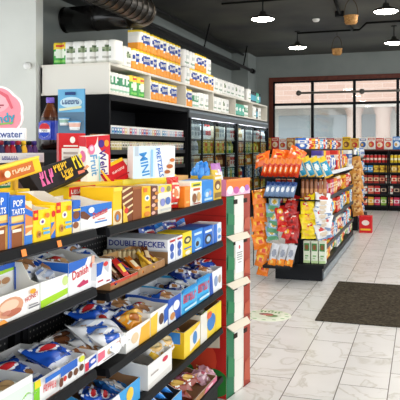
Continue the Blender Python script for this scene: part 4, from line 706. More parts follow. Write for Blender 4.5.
# ================================================================== LEFT WALL UNIT
UX, UB = -3.5, -4.43
Y0, YA, YB_, YE = 7.07, 9.87, 12.73, 15.54
u = empty('wall_shelving', (UX, Y0, 0), 0, 'black open wall shelving with blank end panel, under the white cubbies', 'shelving')
dx = UB - UX; L = YA - Y0
part(bx((dx, 0, 0), (0, .035, 2.15), '151517'), 'end_panel', u); part(bx((dx, L - .04, 0), (0, L, 2.15), '151517'), 'end_panel', u)
part(bx((dx, .035, 0), (dx + .03, L - .04, 2.15), '2b2c2e'), 'back_panel', u); part(bx((dx, .035, 2.08), (0, L - .04, 2.15), '1a1a1c'), 'top_board', u)
UZ = [1.665, 1.47, 1.25, 1.03]
for z_ in UZ:
    sh = part(bx((dx + .03, .036, z_ - .02), (-.05, L - .041, z_), '1a1a1c'), 'shelf', u); part(bx((-.05, .036, z_ - .035), (-.04, L - .041, z_ + .02), '3a3a3c'), 'price_rail', sh)
# cigarette size packs
pc = ['e8e6e2', 'd86a70', 'b8c8dc', '8fb0d8', 'e6d2d8', '3a68b8', 'c8d4e4', 'c83a48', 'e8cf8a', '8898b8', 'd888b0', '4a98c0']
pn = ['white', 'rose red', 'pale blue', 'light blue', 'pinkish white', 'mid blue', 'silver', 'dark red', 'cream', 'grey blue', 'mauve', 'teal']
def small_pack(c): return carton_mesh(.068, .125, .05, 'efeeea', [('r', 0, .0, 1, .8, c), ('e', .5, .6, .3, .12, 'f4f2ee'), ('r', .15, .2, .85, .28, 'f4f2ee')], name='small_pack', eps=.0015)
def small_pack2(c): return carton_mesh(.068, .125, .05, c, [('r', 0, .4, 1, .85, 'efe9da'), ('r', .15, .5, .85, .7, c), ('r', 0, .9, 1, 1, 'f2e8c0')], name='small_pack', eps=.0015)
SP = [small_pack(c_) for c_ in pc]; SP2 = [small_pack2(c_) for c_ in ['c8b46a', 'b04a40', '6a6a58', 'd8c88a', '7a9a6a', 'a85a3a', 'e0d8c0', '4a5a78']]
p2n = ['olive', 'brick red', 'drab', 'sand', 'sage green', 'rust', 'ivory', 'slate']
rnd = random.Random(5)
for r_, z_ in enumerate(UZ[:3]):
    for i in range(36):
        j = rnd.randrange(12) if r_ == 0 else rnd.randrange(8); me = SP[j] if r_ == 0 else SP2[j]
        inst(me, 'small_pack', (UX - .07, Y0 + .05 + i * .0755, z_ + .001), (0, 0, 0), f'{(pn if r_ == 0 else p2n)[j]} pack, {ORD[i]} from left on the {("top", "second", "third")[r_]} black wall shelf', 'pack', f'small packs on the {("top", "second", "third")[r_]} black wall shelf')
# white cubbies
cu = empty('white_cubby_shelf', (UX, Y0, 2.155), 0, 'long white cubby shelf holding paper towels above the wall units', 'shelving')
m = MB(); TL = YE - Y0; CZ = .375
part(bx((dx, 0, CZ - .03), (0, TL, CZ), 'e6e1d4'), 'top_board', cu); part(bx((dx, 0, 0), (0, TL, .025), 'e6e1d4'), 'bottom_board', cu)
part(bx((dx, 0, .025), (dx + .02, TL, CZ - .03), 'cfc9ba'), 'back_board', cu)
div = [0, 1.24, 2.68, 4.13, 5.6, 7.0, TL - .03]
part(bx((dx, 0, .025), (0, .03, CZ - .03), 'e9e5da'), 'end_board', cu)
for y in div[1:]: part(bx((dx + .02, y, .025), (-.002, y + .03, CZ - .03), 'e6e1d4'), 'divider', cu)
# roll packs
def roll_pack(w, h, d, n, base, art, name='paper_towel_pack'):
    m = MB(); r = w / (2 * n); pts = []
    for k_ in range(n):
        for j in range(7):
            if j == 6 and k_ < n - 1: continue
            a_ = pi * j / 6; pts.append((-r + r * math.sin(a_) * .9 + .0, w * k_ / n + r - r * math.cos(a_)))
    nv = 10
    def lay(v):
        q = 1 - .04 * (1 - min(1, min(v, 1 - v) / .08)); return [((x + d/2) * q - d/2, (y - w/2) * q + w/2, v * h) for x, y in pts], q
    for j in range(nv):
        v0, v1 = j / nv, (j + 1) / nv; A, q0 = lay(v0); B, q1 = lay(v1)
        for i in range(len(pts) - 1):
            cc = art_col(art, ((pts[i][1] + pts[i+1][1]) / 2) / w, (v0 + v1) / 2, base); m.face([A[i], A[i+1], B[i+1], B[i]], cc, True)
        ls, rs = art_col(art, .02, (v0+v1)/2, base), art_col(art, .98, (v0+v1)/2, base)
        bk = lambda y, v: (-d, y, v * h)
        m.face([bk(0, v0), A[0], B[0], bk(0, v1)], ls); m.face([A[-1], bk(w, v0), bk(w, v1), B[-1]], rs); m.face([bk(w, v0), bk(0, v0), bk(0, v1), bk(w, v1)], base)
    T_, _ = lay(1); B_, _ = lay(0); m.face(T_ + [(-d, w, h), (-d, 0, h)], base); m.face((B_ + [(-d, w, 0), (-d, 0, 0)])[::-1], base)
    for it in art:
        if it[0] == 't': m.panel((.001, 0, 0), (0, w, 0), (0, 0, h), [it], .001)
    return m.mesh(name)
bo = [('r', 0, 0, 1, .36, 'f09a1c:g'), ('p', [(0, .36), (1, .36), (.5, .5)], 'f6b848:g'), ('e', .5, .6, .5, .26, 'f8f6ee:g'), ('e', .5, .6, .47, .2, '23459c:g'), ('t', 'Bounty', .5, .6, .26, 'f8f6ee', 6, .86), ('r', 0, .92, 1, 1, 'f4d43a:g')]
RP = {'bounty': roll_pack(.36, .28, .2, 3, 'f2f0e6:g', bo), 'bountys': roll_pack(.22, .28, .2, 2, 'f2f0e6:g', bo),
 'leaf': roll_pack(.235, .27, .2, 2, 'eeede6:g', [('p', [(.2, .55), (.35, .8), (.62, .8), (.8, .6), (.5, .45)], '566a4a:g'), ('e', .5, .64, .2, .1, '8fa07a:g'), ('r', .2, .25, .8, .33, 'b8b8ac:g'), ('r', 0, 0, 1, .1, 'd8d8cc:g')]),
 'green': roll_pack(.23, .27, .2, 2, '3fa640:g', [('r', 0, .7, 1, 1, 'f4d43a:g'), ('e', .5, .5, .35, .2, 'e9f2dc:g'), ('r', .1, .1, .9, .25, '7acc50:g'), ('r', .2, .78, .8, .88, 'd84a2c:g')]),
 'fern': roll_pack(.3, .25, .2, 3, 'edeee8:g', [('r', 0, .45, 1, .85, '2f8a5a:g'), ('e', .3, .65, .12, .15, 'e4f0e4:g'), ('e', .7, .65, .12, .15, 'e4f0e4:g'), ('r', .05, .1, .95, .2, '9cc4a8:g')]),
 'plain': roll_pack(.27, .27, .2, 2, 'efeee9:g', [('e', .5, .6, .3, .15, 'c8ccc6:g'), ('r', .1, .2, .9, .28, '8fa890:g'), ('e', .3, .4, .1, .08, '7a9a6a:g')]),
 'teal': roll_pack(.24, .24, .2, 2, '58b49a:g', [('e', .5, .55, .34, .2, 'e4f2ee:g'), ('r', 0, 0, 1, .15, '2c7a66:g')]),
 'jar': roll_pack(.16, .24, .14, 1, '1f3a44:g', [('r', .1, .25, .9, .7, '3f9ab0:g'), ('r', 0, .85, 1, 1, '20282c:g')])}
RN = {'bounty': 'orange towel pack with blue oval', 'bountys': 'narrow orange towel pack', 'leaf': 'white tissue pack with dark leaf print', 'green': 'green and yellow paper towel pack', 'fern': 'white roll pack with green band', 'plain': 'plain white paper towel pack', 'teal': 'teal wrapped roll pack', 'jar': 'dark teal canister'}
WID = {'bounty': .36, 'bountys': .22, 'leaf': .235, 'green': .23, 'fern': .3, 'plain': .27, 'teal': .24, 'jar': .16}
ztop = 2.155 + CZ + .001
def roll(k_, loc, where, rz=0): inst(RP[k_], 'paper_towel_pack' if k_ != 'jar' else 'canister', loc, (0, 0, rz), f'{RN[k_]}, {where}', 'paper towels' if k_ != 'jar' else 'canister', 'paper towel packs on the white cubby shelf')
# over the end, facing the camera
for i, (k_, px) in enumerate([('green', 51.5), ('leaf', 62), ('leaf', 73.5), ('leaf', 85), ('leaf', 97.5)]):
    q = onY(px, Y0 + .02); roll(k_, (q.x, Y0 + .02, ztop), ['far left over the end panel', 'first right of the green pack', 'second right of the green pack', 'third right of the green pack', 'at the corner over the end panel'][i], -pi / 2)
def run(start, items, z_, X, where):
    y = start
    for i, k_ in enumerate(items):
        roll(k_, (X, y, z_), f'{ORD[i]} from the left {where}'); y += WID[k_] + .012
run(Y0 + .26, ['leaf', 'leaf'], ztop, UX - .03, 'along the aisle edge')
run(Y0 + .77, ['bountys', 'bounty', 'bountys', 'bounty', 'bounty', 'bountys'], ztop, UX - .02, 'in lower tier of near stack')
run(Y0 + 1.02, ['bounty', 'bounty', 'bountys', 'bounty', 'bountys'], ztop + .283, UX - .03, 'in upper tier of near stack')
run(Y0 + 2.73, ['plain', 'bounty', 'bountys', 'bounty'], ztop, UX - .02, 'in lower tier of far stack')
run(Y0 + 2.73, ['plain', 'plain', 'bounty', 'bountys', 'plain'], ztop + .283, UX - .03, 'in upper tier of far stack')
run(Y0 + 4.05, ['bountys', 'plain', 'plain', 'leaf', 'plain', 'plain', 'leaf', 'plain', 'plain'], ztop, UX - .02, 'past the far stack')
run(Y0 + 6.75, ['plain', 'jar', 'jar', 'jar', 'teal', 'jar'], ztop, UX - .02, 'at far end of the top')
zc_ = 2.155 + .026
run(Y0 + .05, ['fern', 'fern', 'green', 'green'], zc_, UX - .02, 'inside the first cubby')
run(Y0 + 1.3, ['bounty', 'bounty', 'bounty'], zc_, UX - .02, 'inside the second cubby')
run(Y0 + 2.75, ['bounty', 'fern', 'plain', 'plain'], zc_, UX - .02, 'inside the third cubby')
run(Y0 + 4.2, ['plain', 'plain', 'leaf', 'plain'], zc_, UX - .02, 'inside the fourth cubby')
run(Y0 + 5.7, ['teal', 'teal', 'teal', 'fern'], zc_, UX - .02, 'inside the fifth cubby')
run(Y0 + 7.08, ['jar', 'plain', 'jar', 'plain'], zc_, UX - .02, 'inside the sixth cubby')

# coolers
def cooler(y0, y1, label):
    t = empty('glass_door_cooler', (UX, y0, 0), 0, label, 'cooler', 'glass door coolers on the left wall'); L = y1 - y0; H = 2.13; fr = '17181a'
    part(bx((dx, 0, 0), (dx + .03, L, H), '8f9496'), 'back_panel', t)
    part(bx((dx + .03, .0, 0), (-.06, .04, H), fr), 'side_panel', t); part(bx((dx + .03, L - .04, 0), (-.06, L, H), fr), 'side_panel', t)
    part(bx((dx + .03, .04, H - .04), (-.06, L - .04, H), fr), 'roof', t); part(bx((dx + .03, .04, 0), (-.06, L - .04, .25), fr), 'base', t)
    m = MB(); m.box((-.06, 0, H - .13), (.02, L, H), '55595c', bev=.006); m.box((.02, .0, H - .05), (.024, L, H - .015), '85898c:m'); part(m, 'header', t)
    for z_ in CSH: part(bx((dx + .03, .04, z_ - .015), (-.016, L - .04, z_), 'c8cccc'), 'shelf', t)
    n = 4; w = L / n
    part(bx((-.05, .06, H - .155), (-.03, L - .06, H - .14), 'f4f8ff:e20'), 'added_light_strip', t)  # unseen glowing strip behind the header, added to brighten the chilled goods
    for y in (0, L - .05): part(bx((-.058, y, 0), (.035, y + .05, H - .131), '101113'), 'corner_post', t)
    for i in range(n):
        m = MB(); a, b_ = i * w + .005, (i + 1) * w - .005; f = .028
        m.box((-.014, a, .25), (0, a + f, H - .135), fr); m.box((-.014, b_ - f, .25), (0, b_, H - .135), fr); m.box((-.014, a + f, H - .135 - f), (0, b_ - f, H - .135), fr); m.box((-.014, a + f, .25), (0, b_ - f, .25 + f), fr)
        dr = part(m, 'door', t); part(bx((-.009, a + f, .25 + f), (-.005, b_ - f, H - .135 - f), 'cooler_pane'), 'glass_pane', dr)
        m = MB(); yy = b_ - .025; m.tube([(0, yy, .8), (.03, yy, .82), (.03, yy, 1.25), (0, yy, 1.27)], .008, '2a2a2c', 6); part(m, 'handle', dr)
    return t
CSH = [.62, .9, 1.16, 1.42, 1.68]
cooler(YA, YB_, 'glass door cooler nearer the camera, right of the black wall shelves'); cooler(YB_, YE, 'glass door cooler farther down the left wall')
def cool_carton(c, c2): return carton_mesh(.125, .2, .1, c, [('r', 0, .55, 1, .8, c2), ('e', .5, .32, .3, .16, c2), ('r', .1, .88, .9, .95, 'f2f2ee')], name='frozen_carton', eps=.002)
def cool_bottle(c, c2):
    m = MB(); m.lathe([(0, 0, c), (.05, 0, c), (.052, .01, c), (.052, .05, c2), (.052, .12, c), (.045, .15, c), (.02, .185, c), (.02, .19, c2), (.024, .19, c2), (.024, .215, c2), (0, .215, c2)], n=10); return m.mesh('drink_bottle')
CP = {'white': ('e9eaea', '9aa4b0'), 'grey': ('c2c6ca', '7a8088'), 'red': ('ece8e4', 'c23a34'), 'yellow': ('e9c83a', 'c85a2a'), 'olive': ('a8a83a', 'd8d070'), 'green': ('3f8a58', 'd8e0c0'), 'orange': ('de8a2c', 'f2e2c4'), 'brown': ('8a4a30', 'e0b070'), 'teal': ('3a9a9c', 'e4efe8'), 'blue': ('3a6cb8', 'e6ecf4'), 'cream': ('eee4c4', 'b89050')}
CC = {k_: cool_carton(*v_) for k_, v_ in CP.items()}; CBt = {k_: cool_bottle(*v_) for k_, v_ in CP.items()}
plan = [  # per door, from the top shelf down: two tones a shelf
 [('white', 'grey'), ('grey', 'white'), ('grey', 'cream'), ('white', 'yellow'), ('yellow', 'blue')],
 [('white', 'red'), ('olive', 'yellow'), ('brown', 'orange'), ('teal', 'green'), ('yellow', 'orange')],
 [('cream', 'white'), ('olive', 'yellow'), ('orange', 'brown'), ('green', 'teal'), ('yellow', 'brown')],
 [('white', 'red'), ('green', 'olive'), ('brown', 'red'), ('olive', 'teal'), ('orange', 'yellow')],
 [('white', 'cream'), ('orange', 'brown'), ('brown', 'orange'), ('yellow', 'red'), ('olive', 'yellow')],
 [('white', 'grey'), ('green', 'olive'), ('yellow', 'orange'), ('blue', 'grey'), ('brown', 'yellow')],
 [('white', 'red'), ('yellow', 'olive'), ('orange', 'red'), ('cream', 'blue'), ('yellow', 'orange')],
 [('red', 'white'), ('orange', 'yellow'), ('brown', 'olive'), ('red', 'orange'), ('yellow', 'olive')]]
DN = ['first', 'second', 'third', 'fourth']
for dnr in range(8):
    base_y = (YA if dnr < 4 else YB_); w = ((YB_ - YA) if dnr < 4 else (YE - YB_)) / 4; y0 = base_y + (dnr % 4) * w + .06
    for s_, z_ in enumerate(reversed(CSH)):
        if dnr < 4 and s_ > 3: continue
        for k_ in range(4):
            col_ = plan[dnr][s_][k_ % 2 if s_ % 2 else k_ // 2]; bt = (s_ + dnr) % 3 == 1
            inst((CBt if bt else CC)[col_], 'drink_bottle' if bt else 'frozen_carton', (UX - .024 + (-.055 if bt else 0), y0 - .02 + k_ * .155 + (.06 if bt else 0), z_ + .001), (0, 0, 0),
                 f'{col_} {"bottle" if bt else "carton"}, {ORD[k_]} of shelf {DN[s_] if s_ < 4 else "fifth"} down, {DN[dnr % 4]} door of {"near" if dnr < 4 else "far"} cooler', 'bottle' if bt else 'carton', 'chilled goods behind the cooler doors', (1, 1.15 if not bt else 1.1, 1.14))

# stand before the end panel with bottle and board
st = empty('display_stand', (-4.42, 6.55, 0), 0, 'dark display stand before the black end panel, mostly hidden', 'stand')
part(bx((0, 0, 0), (.86, .45, 1.46), '141416'), 'stand_body', st); part(bx((0, 0, 1.46), (.86, .45, 1.49), '202024'), 'stand_top', st)
q = onY(50.3, 6.75); m = MB()
bt = empty('cola_bottle', (q.x, 6.75, 1.491), 0, 'oversized cola bottle with purple cap and blue label', 'bottle')
R_ = .112
m.lathe([(0, 0, '20100c:g'), (.075, 0, '20100c:g'), (R_, .03, '20100c:g'), (R_, .12, '2a140e:g'), (R_, .33, '3a1c10:g'), (R_ * .95, .38, '5a2c14:g'), (.07, .46, '6a3818:g'), (.04, .53, '6a3818:g'), (.033, .56, '6a3818:g')], n=28); part(m, 'bottle_body', bt)
m = MB(); m.lathe([(R_ + .002, .115, '2c3fb0:g'), (R_ + .003, .12, '2c3fb0:g'), (R_ + .003, .33, '2c3fb0:g'), (R_ + .001, .335, '2c3fb0:g')], n=28)
m.panel((-.09, -R_ - .012, .135), (.18, 0, 0), (0, 0, .18), [('e', .5, .5, .42, .46, 'f2f2f4'), ('p', [(.1, .58), (.9, .58), (.84, .8), (.65, .94), (.35, .94), (.16, .8)], 'd02c34'), ('p', [(.12, .36), (.88, .36), (.8, .18), (.6, .06), (.4, .06), (.2, .18)], '2348b8'), ('r', .1, .38, .9, .57, 'f6f6f8'), ('t', 'PEPSI', .5, .475, .14, '14182c', 0, .72)], .001)
m.box((-.08, -R_ - .0115, .13), (.08, -R_ + .03, .32), '2c3fb0:g'); part(m, 'label', bt, 'blue label with round emblem')
m = MB(); m.lathe([(.045, .545), (.048, .55), (.048, .6), (.042, .61), (0, .61)], '7a5cc8:g', n=20); part(m, 'cap', bt, 'purple screw cap')
q0, q1 = onY(58, 6.62), onY(84.5, 6.62); hb = onY(58, 6.62, 89.5).z - 1.491
ad = empty('tub_advert', (q0.x, 6.62, 1.491), 0, 'blue upright advert board with tubs, beside the cola bottle', 'advert board'); w_ = q1.x - q0.x
m = MB(); m.box((0, 0, 0), (w_, .02, hb), '4f86b4', near=[('r', 0, .62, 1, 1, '6fb4dc'), ('r', 0, .0, 1, .22, '3f8ac8'), ('r', 0, .22, 1, .62, '5d7c94'), ('e', .5, .78, .42, .09, 'c8e4ee'), *glyphs(.16, .75, .84, .82, 6, '3a5a8a', 13), ('r', .3, .9, .7, .95, '28447a'), ('p', [(.08, .64), (.92, .68), (.92, .72), (.08, .68)], 'e0e0b8'), ('r', .1, .1, .9, .16, '8fc8ec')], eps=.001); part(m, 'board', ad)
for cx, cz, r2, c_ in ((w_ * .28, hb * .4, .06, '9ac0b0'), (w_ * .68, hb * .32, .07, 'e8b8a8')):
    m = MB(); m.lathe([(0, 0, 'eef2f4'), (r2 * .8, 0, 'eef2f4'), (r2 * .86, r2 * .5, c_), (r2 * .95, r2 * 1.1, 'eef2f4'), (r2, r2 * 1.25, '5aa4d8'), (r2 * 1.06, r2 * 1.3, '5aa4d8'), (r2 * 1.06, r2 * 1.45, '8cc4e8'), (0, r2 * 1.5, '8cc4e8')], o=(cx, -r2 * .4, cz), n=16); part(m, 'printed_tub', ad)

# ================================================================== SNACK GONDOLA (middle)
MX, MY0, MY1 = -1.06, 7.52, 11.15
g = empty('snack_gondola', (MX, MY0, 0), 0, 'black snack gondola with chip bags on its end, in mid floor', 'shelving'); L = MY1 - MY0
part(bx((-.54, 0, 0), (0, L, .16), '202124', bev=.006), 'base_plinth', g); part(bx((0, .05, .02), (.012, L, .1), 'a8b4bc:m'), 'kick_strip', g)
part(bx((-.29, .0, .16), (-.22, L, 1.5), '18191b'), 'centre_panel', g); part(bx((-.31, -.03, .16), (-.26, .0, 1.42), '18191b'), 'post', g)
part(bx((-.332, -.06, 1.0), (-.318, -.046, 1.36), 'b8babc:m'), 'price_pole', g)
SZ = [1.215, .91, .635, .345, .165]
for z_ in SZ[:-1]:
    sh = part(bx((-.22, .02, z_ - .02), (-.01, L, z_), '1d1e20'), 'side_shelf', g); part(bx((-.01, .02, z_ - .035), (0, L, z_ + .012), 'e4e6e8' if z_ > 1.2 else '3a3c40'), 'price_channel', sh, 'white price channel' if z_ > 1.2 else None)
part(bx((-.66, -.32, 1.17), (-.27, -.0, 1.19), '17181a'), 'end_shelf', g); part(bx((-.27, -.26, 1.17), (0, 0, 1.19), '17181a'), 'end_shelf', g)
part(bx((-.62, -.28, .95), (-.31, -.0, .965), '17181a'), 'end_shelf', g); part(bx((-.27, -.2, .92), (0, 0, .935), '17181a'), 'end_shelf', g); part(bx((-.62, -.3, .17), (-.31, 0, .2), '222326'), 'end_shelf', g)
part(bx((-.66, -.01, .95), (-.54, 0, 1.19), '17181a'), 'side_bracket', g)
m = MB(); m.tube([(-.62, -.05, 1.16), (-.78, -.07, 1.16), (-.78, -.07, .15)], .006, '2a2a2a', 6); part(m, 'strip_hanger', g)
# chip bags
def chip(w, h, t, base, art, seed, **k): return bag_mesh(w, h, t, base + ':g', [tuple(list(i[:-1]) + [i[-1] + ':g']) for i in art], seed, nu=10, nv=12, name='chip_bag', wr=.2, **k)
CH = {'orange': chip(.18, .2, .07, 'ef7d1a', [('e', .5, .52, .32, .22, 'f8c23a'), ('e', .55, .48, .18, .13, 'd8441c'), ('r', 0, .85, 1, 1, 'f49a3c')], 21),
 'bluew': chip(.15, .19, .06, '8fb4d0', [('e', .5, .55, .34, .25, 'f0ecd8'), ('e', .5, .5, .2, .15, 'd8b040'), ('p', [(0, 0), (1, 0), (1, .2), (0, .3)], '5a9a70')], 22),
 'reds': chip(.13, .17, .06, 'd4281e', [('e', .5, .55, .3, .2, 'f0b43a'), ('e', .5, .5, .14, .1, 'f6e8d8')], 23),
 'red': chip(.17, .19, .07, 'b01c1c', [('e', .5, .55, .33, .22, 'd8342a'), ('p', [(.2, .5), (.8, .6), (.8, .7), (.2, .6)], 'f2dcd0'), ('e', .5, .3, .15, .1, '7a1010')], 24),
 'yellow': chip(.19, .2, .07, 'f4d81a', [('e', .5, .6, .28, .16, 'd83020'), ('e', .5, .6, .18, .08, 'f6e8b0'), ('e', .45, .28, .22, .12, 'f0b83c')], 25),
 'whiter': chip(.2, .2, .07, 'e9e9ea', [('e', .5, .6, .28, .14, 'c8342e'), ('e', .45, .3, .25, .14, 'd9c8b0'), ('p', [(0, 0), (1, 0), (1, .14), (0, .1)], '7a94b8')], 26),
 'bigred': chip(.075, .3, .06, 'd43a1c', [('r', 0, .75, 1, 1, 'ef8428'), ('e', .5, .45, .3, .2, 'ef7a20'), ('e', .5, .45, .15, .1, 'f6dcc0')], 27),
 'bigorange': chip(.2, .2, .08, 'ef6a1c', [('e', .5, .5, .32, .2, 'f4a03a'), ('e', .5, .5, .18, .1, 'd8301c'), ('e', .3, .3, .12, .1, 'f2d8c0')], 28),
 'teal': chip(.105, .26, .06, '2f9ac0', [('r', 0, .78, 1, 1, 'f0d23c'), ('p', [(0, .2), (.3, .0), (.2, .8), (0, .8)], 'e9e4c8'), ('e', .55, .5, .25, .14, 'e8f0ee'), ('r', 0, 0, 1, .1, 'e8b83a')], 29),
 'silver': chip(.062, .17, .05, '7a94b8', [('e', .5, .5, .3, .2, 'e9edf2'), ('p', [(0, .7), (1, .8), (1, 1), (0, 1)], '2b4a88')], 30),
 'tilt': chip(.09, .25, .06, 'c9ccd2', [('p', [(0, 0), (1, 0), (1, .35), (0, .25)], 'ef8a24'), ('e', .5, .6, .28, .18, '8a90a0'), ('e', .45, .15, .2, .1, 'f6c860')], 31)}
CN = {'orange': 'orange chip bag', 'bluew': 'pale blue and cream chip bag', 'reds': 'small bright red chip bag', 'red': 'dark red chip bag', 'yellow': 'yellow chip bag', 'whiter': 'white and red chip bag'}
CAM = -pi / 2
def hang(kind, px, py0, py1, n, Y, where, grp, jx=.016):
    rnd = random.Random(len(kind) * 7 + n); hh = max(v.co.z for v in CH[kind].vertices) * .9
    for i in range(n):
        py = py0 + (py1 - py0) * i / max(n - 1, 1); q = onY(px + rnd.uniform(-.8, .8), Y - .006 * i, py)
        inst(CH[kind], 'chip_bag', (q.x + rnd.uniform(-jx, jx), Y - .012 * (i % 2) + rnd.uniform(-.012, .012), q.z - hh / 2), (rnd.uniform(-.24, .24), -.36 + rnd.uniform(-.14, .14), CAM + rnd.uniform(-.5, .5)),
             f'{CN[kind]}, {ORD[i]} from the top of {where}', 'chip bag', grp, .9)
hang('orange', 260, 196, 268, 9, 7.42, 'the orange hanging strip', 'orange bags on the hanging strip')
hang('bluew', 273, 202, 233, 5, 7.4, 'the pale blue strip', 'pale blue bags on the rack end')
hang('reds', 283, 212, 232, 4, 7.37, 'the bright red strip', 'bright red bags on the rack end')
hang('red', 292, 201, 236, 7, 7.4, 'the dark red strip beside the post', 'dark red bags on the rack end')
hang('yellow', 308.5, 200, 231, 7, 7.38, 'the yellow strip', 'yellow bags on the rack end')
hang('whiter', 323.5, 200, 231, 8, 7.36, 'the white strip at the corner', 'white bags on the rack end')
for i in range(5):
    q = onY(262 + 8 * i, 7.3, 166 - 1.2 * i); inst(CH['bigorange'], 'chip_bag', (q.x, 7.3, q.z), Euler((math.radians(20 * (-1) ** i), math.radians(-20 + 12 * i), math.radians(8 * (i - 2)))).to_matrix() @ Matrix.Rotation(CAM, 3, 'Z') @ Matrix.Rotation(-1.0, 3, 'Y'), f'orange chip bag lying across the top of the pile, {ORD[i]} from the left', 'chip bag', 'orange bags lying on the rack top')
for i in range(7):
    q = onY(264 + 5.2 * i, 7.25); inst(CH['bigred'], 'chip_bag', (q.x, 7.22, 1.192), (-.0 + .5, .0, CAM + .25), f'tall red and orange chip bag, {ORD[i]} from left on the rack top shelf', 'chip bag', 'tall red bags on the rack top shelf', rot_fix) if False else inst(CH['bigred'], 'chip_bag', (q.x, 7.24, 1.192), Euler((math.radians(14), math.radians(16), 0)).to_matrix() @ Matrix.Rotation(CAM, 3, 'Z'), f'tall red and orange chip bag, {ORD[i]} from left on the rack top shelf', 'chip bag', 'tall red bags on the rack top shelf', (1, 1, .72))
for i in range(4):
    q = onY(305 + 8.2 * i, 7.35); inst(CH['teal'], 'chip_bag', (q.x, 7.32, 1.192), Euler((0, math.radians(-24), 0)).to_matrix() @ Matrix.Rotation(CAM, 3, 'Z'), f'teal and yellow chip bag leaning left, {ORD[i]} from the post', 'chip bag', 'teal bags leaning on the rack top shelf', (1, 1, .92))
for i in range(6):
    q = onY(266.5 + 5 * i, 7.3); inst(CH['silver'], 'chip_bag', (q.x, 7.28, .967), Euler((0, math.radians(15), 0)).to_matrix() @ Matrix.Rotation(CAM, 3, 'Z'), f'blue and silver chip bag, {ORD[i]} from left on the second rack shelf', 'chip bag', 'blue and silver bags on the second rack shelf')
for i in range(3):
    q = onY(272.5 + 8.3 * i, 7.3, 267); inst(CH['tilt'], 'chip_bag', (q.x, 7.24, .203), Euler((0, math.radians(14), 0)).to_matrix() @ Matrix.Rotation(CAM, 3, 'Z'), f'grey and orange chip bag leaning on the bottom rack shelf, {ORD[i]} from left', 'chip bag', 'leaning bags on the bottom rack shelf')
m = MB(); m.lathe([(0, 0), (.019, .004), (.022, .03), (.022, .2), (.016, .225), (0, .235)], '9a5a30:g', n=10); m.lathe([(.0225, .07, 'c98a50:g'), (.0225, .12, 'c98a50:g')], n=10); ST_ = m.mesh('meat_stick')
for i in range(6):
    q = onY(302.5 + 4.4 * i, 7.4); inst(ST_, 'meat_stick', (q.x, 7.42, .937), (0, 0, 0), f'brown upright snack stick, {ORD[i]} right of the rack post', 'snack stick', 'brown snack sticks on the rack')
me = carton_mesh(.075, .25, .09, 'e4ebd8', [('r', .0, .0, 1, .12, 'c2dca0'), ('r', .12, .55, .88, .9, '4a8a4a'), ('e', .5, .72, .26, .12, '8a5a34'), ('r', .25, .3, .75, .36, '7ab06a'), ('r', .25, .2, .6, .25, '9ac48a')], name='cracker_box', eps=.001)
for i in range(3):
    q = onY(302.5 + 7.8 * i, 7.44); inst(me, 'cracker_box', (q.x, 7.5, .205), (0, 0, CAM), f'white and green box on the rack plinth, {ORD[i]} right of the post', 'box', 'white and green boxes on the rack plinth')
part(bx((-.27, -.09, .16), (.03, 0, .2), '1c1d1f'), 'plinth_step', g)
# side goods
sc_ = [('d83a2c', 'f2e0c8', 'red'), ('f0c030', 'd8402c', 'yellow'), ('eceae4', '3a64b0', 'white'), ('3a6cc0', 'f0ece0', 'blue'), ('e8842c', 'f6e4b0', 'orange'), ('7a4a30', 'e8c890', 'brown'), ('6ab0d8', 'f4f4f0', 'sky blue'), ('5a9a4a', 'f2e8b8', 'green'), ('c03a78', 'f4e0e8', 'pink'), ('5a4aa0', 'e8e0f0', 'purple')]
def side_box(c_, c2): return carton_mesh(.17, .21, .12, c_, [('r', 0, .5, 1, .78, c2), ('e', .5, .3, .3, .15, c2), ('r', .2, .58, .8, .7, c_)], [('r', 0, .5, 1, .78, c2)], name='snack_box', eps=.0015)
SB = [side_box(a_, b_) for a_, b_, _ in sc_]; SBag = [chip(.165, .2, .07, a_, [('e', .5, .55, .34, .2, b_), ('r', 0, .86, 1, 1, b_)], 40 + i) for i, (a_, b_, _) in enumerate(sc_)]
rnd = random.Random(9); prefs = [[2, 3, 0, 9, 1, 2], [0, 4, 2, 8, 1, 0], [2, 6, 0, 1, 4], [0, 2, 4, 1, 6], [1, 2, 0, 4, 7]]
for r_, z_ in enumerate(SZ):
    for i in range(19):
        j = rnd.choice(prefs[r_]); bagq = (r_ + i // 4) % 2
        inst(SBag[j] if bagq else SB[j], 'snack_bag' if bagq else 'snack_box', (MX - .02 - (.045 if bagq else 0), MY0 + .1 + i * .185 + (.085 if bagq else 0), z_ + .003), (0, 0, 0), f'{sc_[j][2]} {"bag" if bagq else "box"}, {ORD[i]} from the near end on snack gondola {("top", "second", "third", "fourth", "lowest")[r_]} side shelf', 'bag' if bagq else 'box', 'goods on the aisle side of the snack gondola', None if bagq else (1, 1, .95 if r_ else 1.25))
# goods on top of the gondola
for i in range(14):
    j = (3, 2, 0, 1, 2, 4, 6, 0, 2, 5, 1, 3, 2, 0)[i]
    inst(SB[j], 'snack_box', (MX - .3, MY0 + .15 + i * .24, 1.192 if i < 0 else 1.501), (0, 0, -.9 + .1 * (i % 3)), f'{sc_[j][2]} box on top of the snack gondola, {ORD[i]} from the near end', 'box', 'boxes on top of the snack gondola', .62)

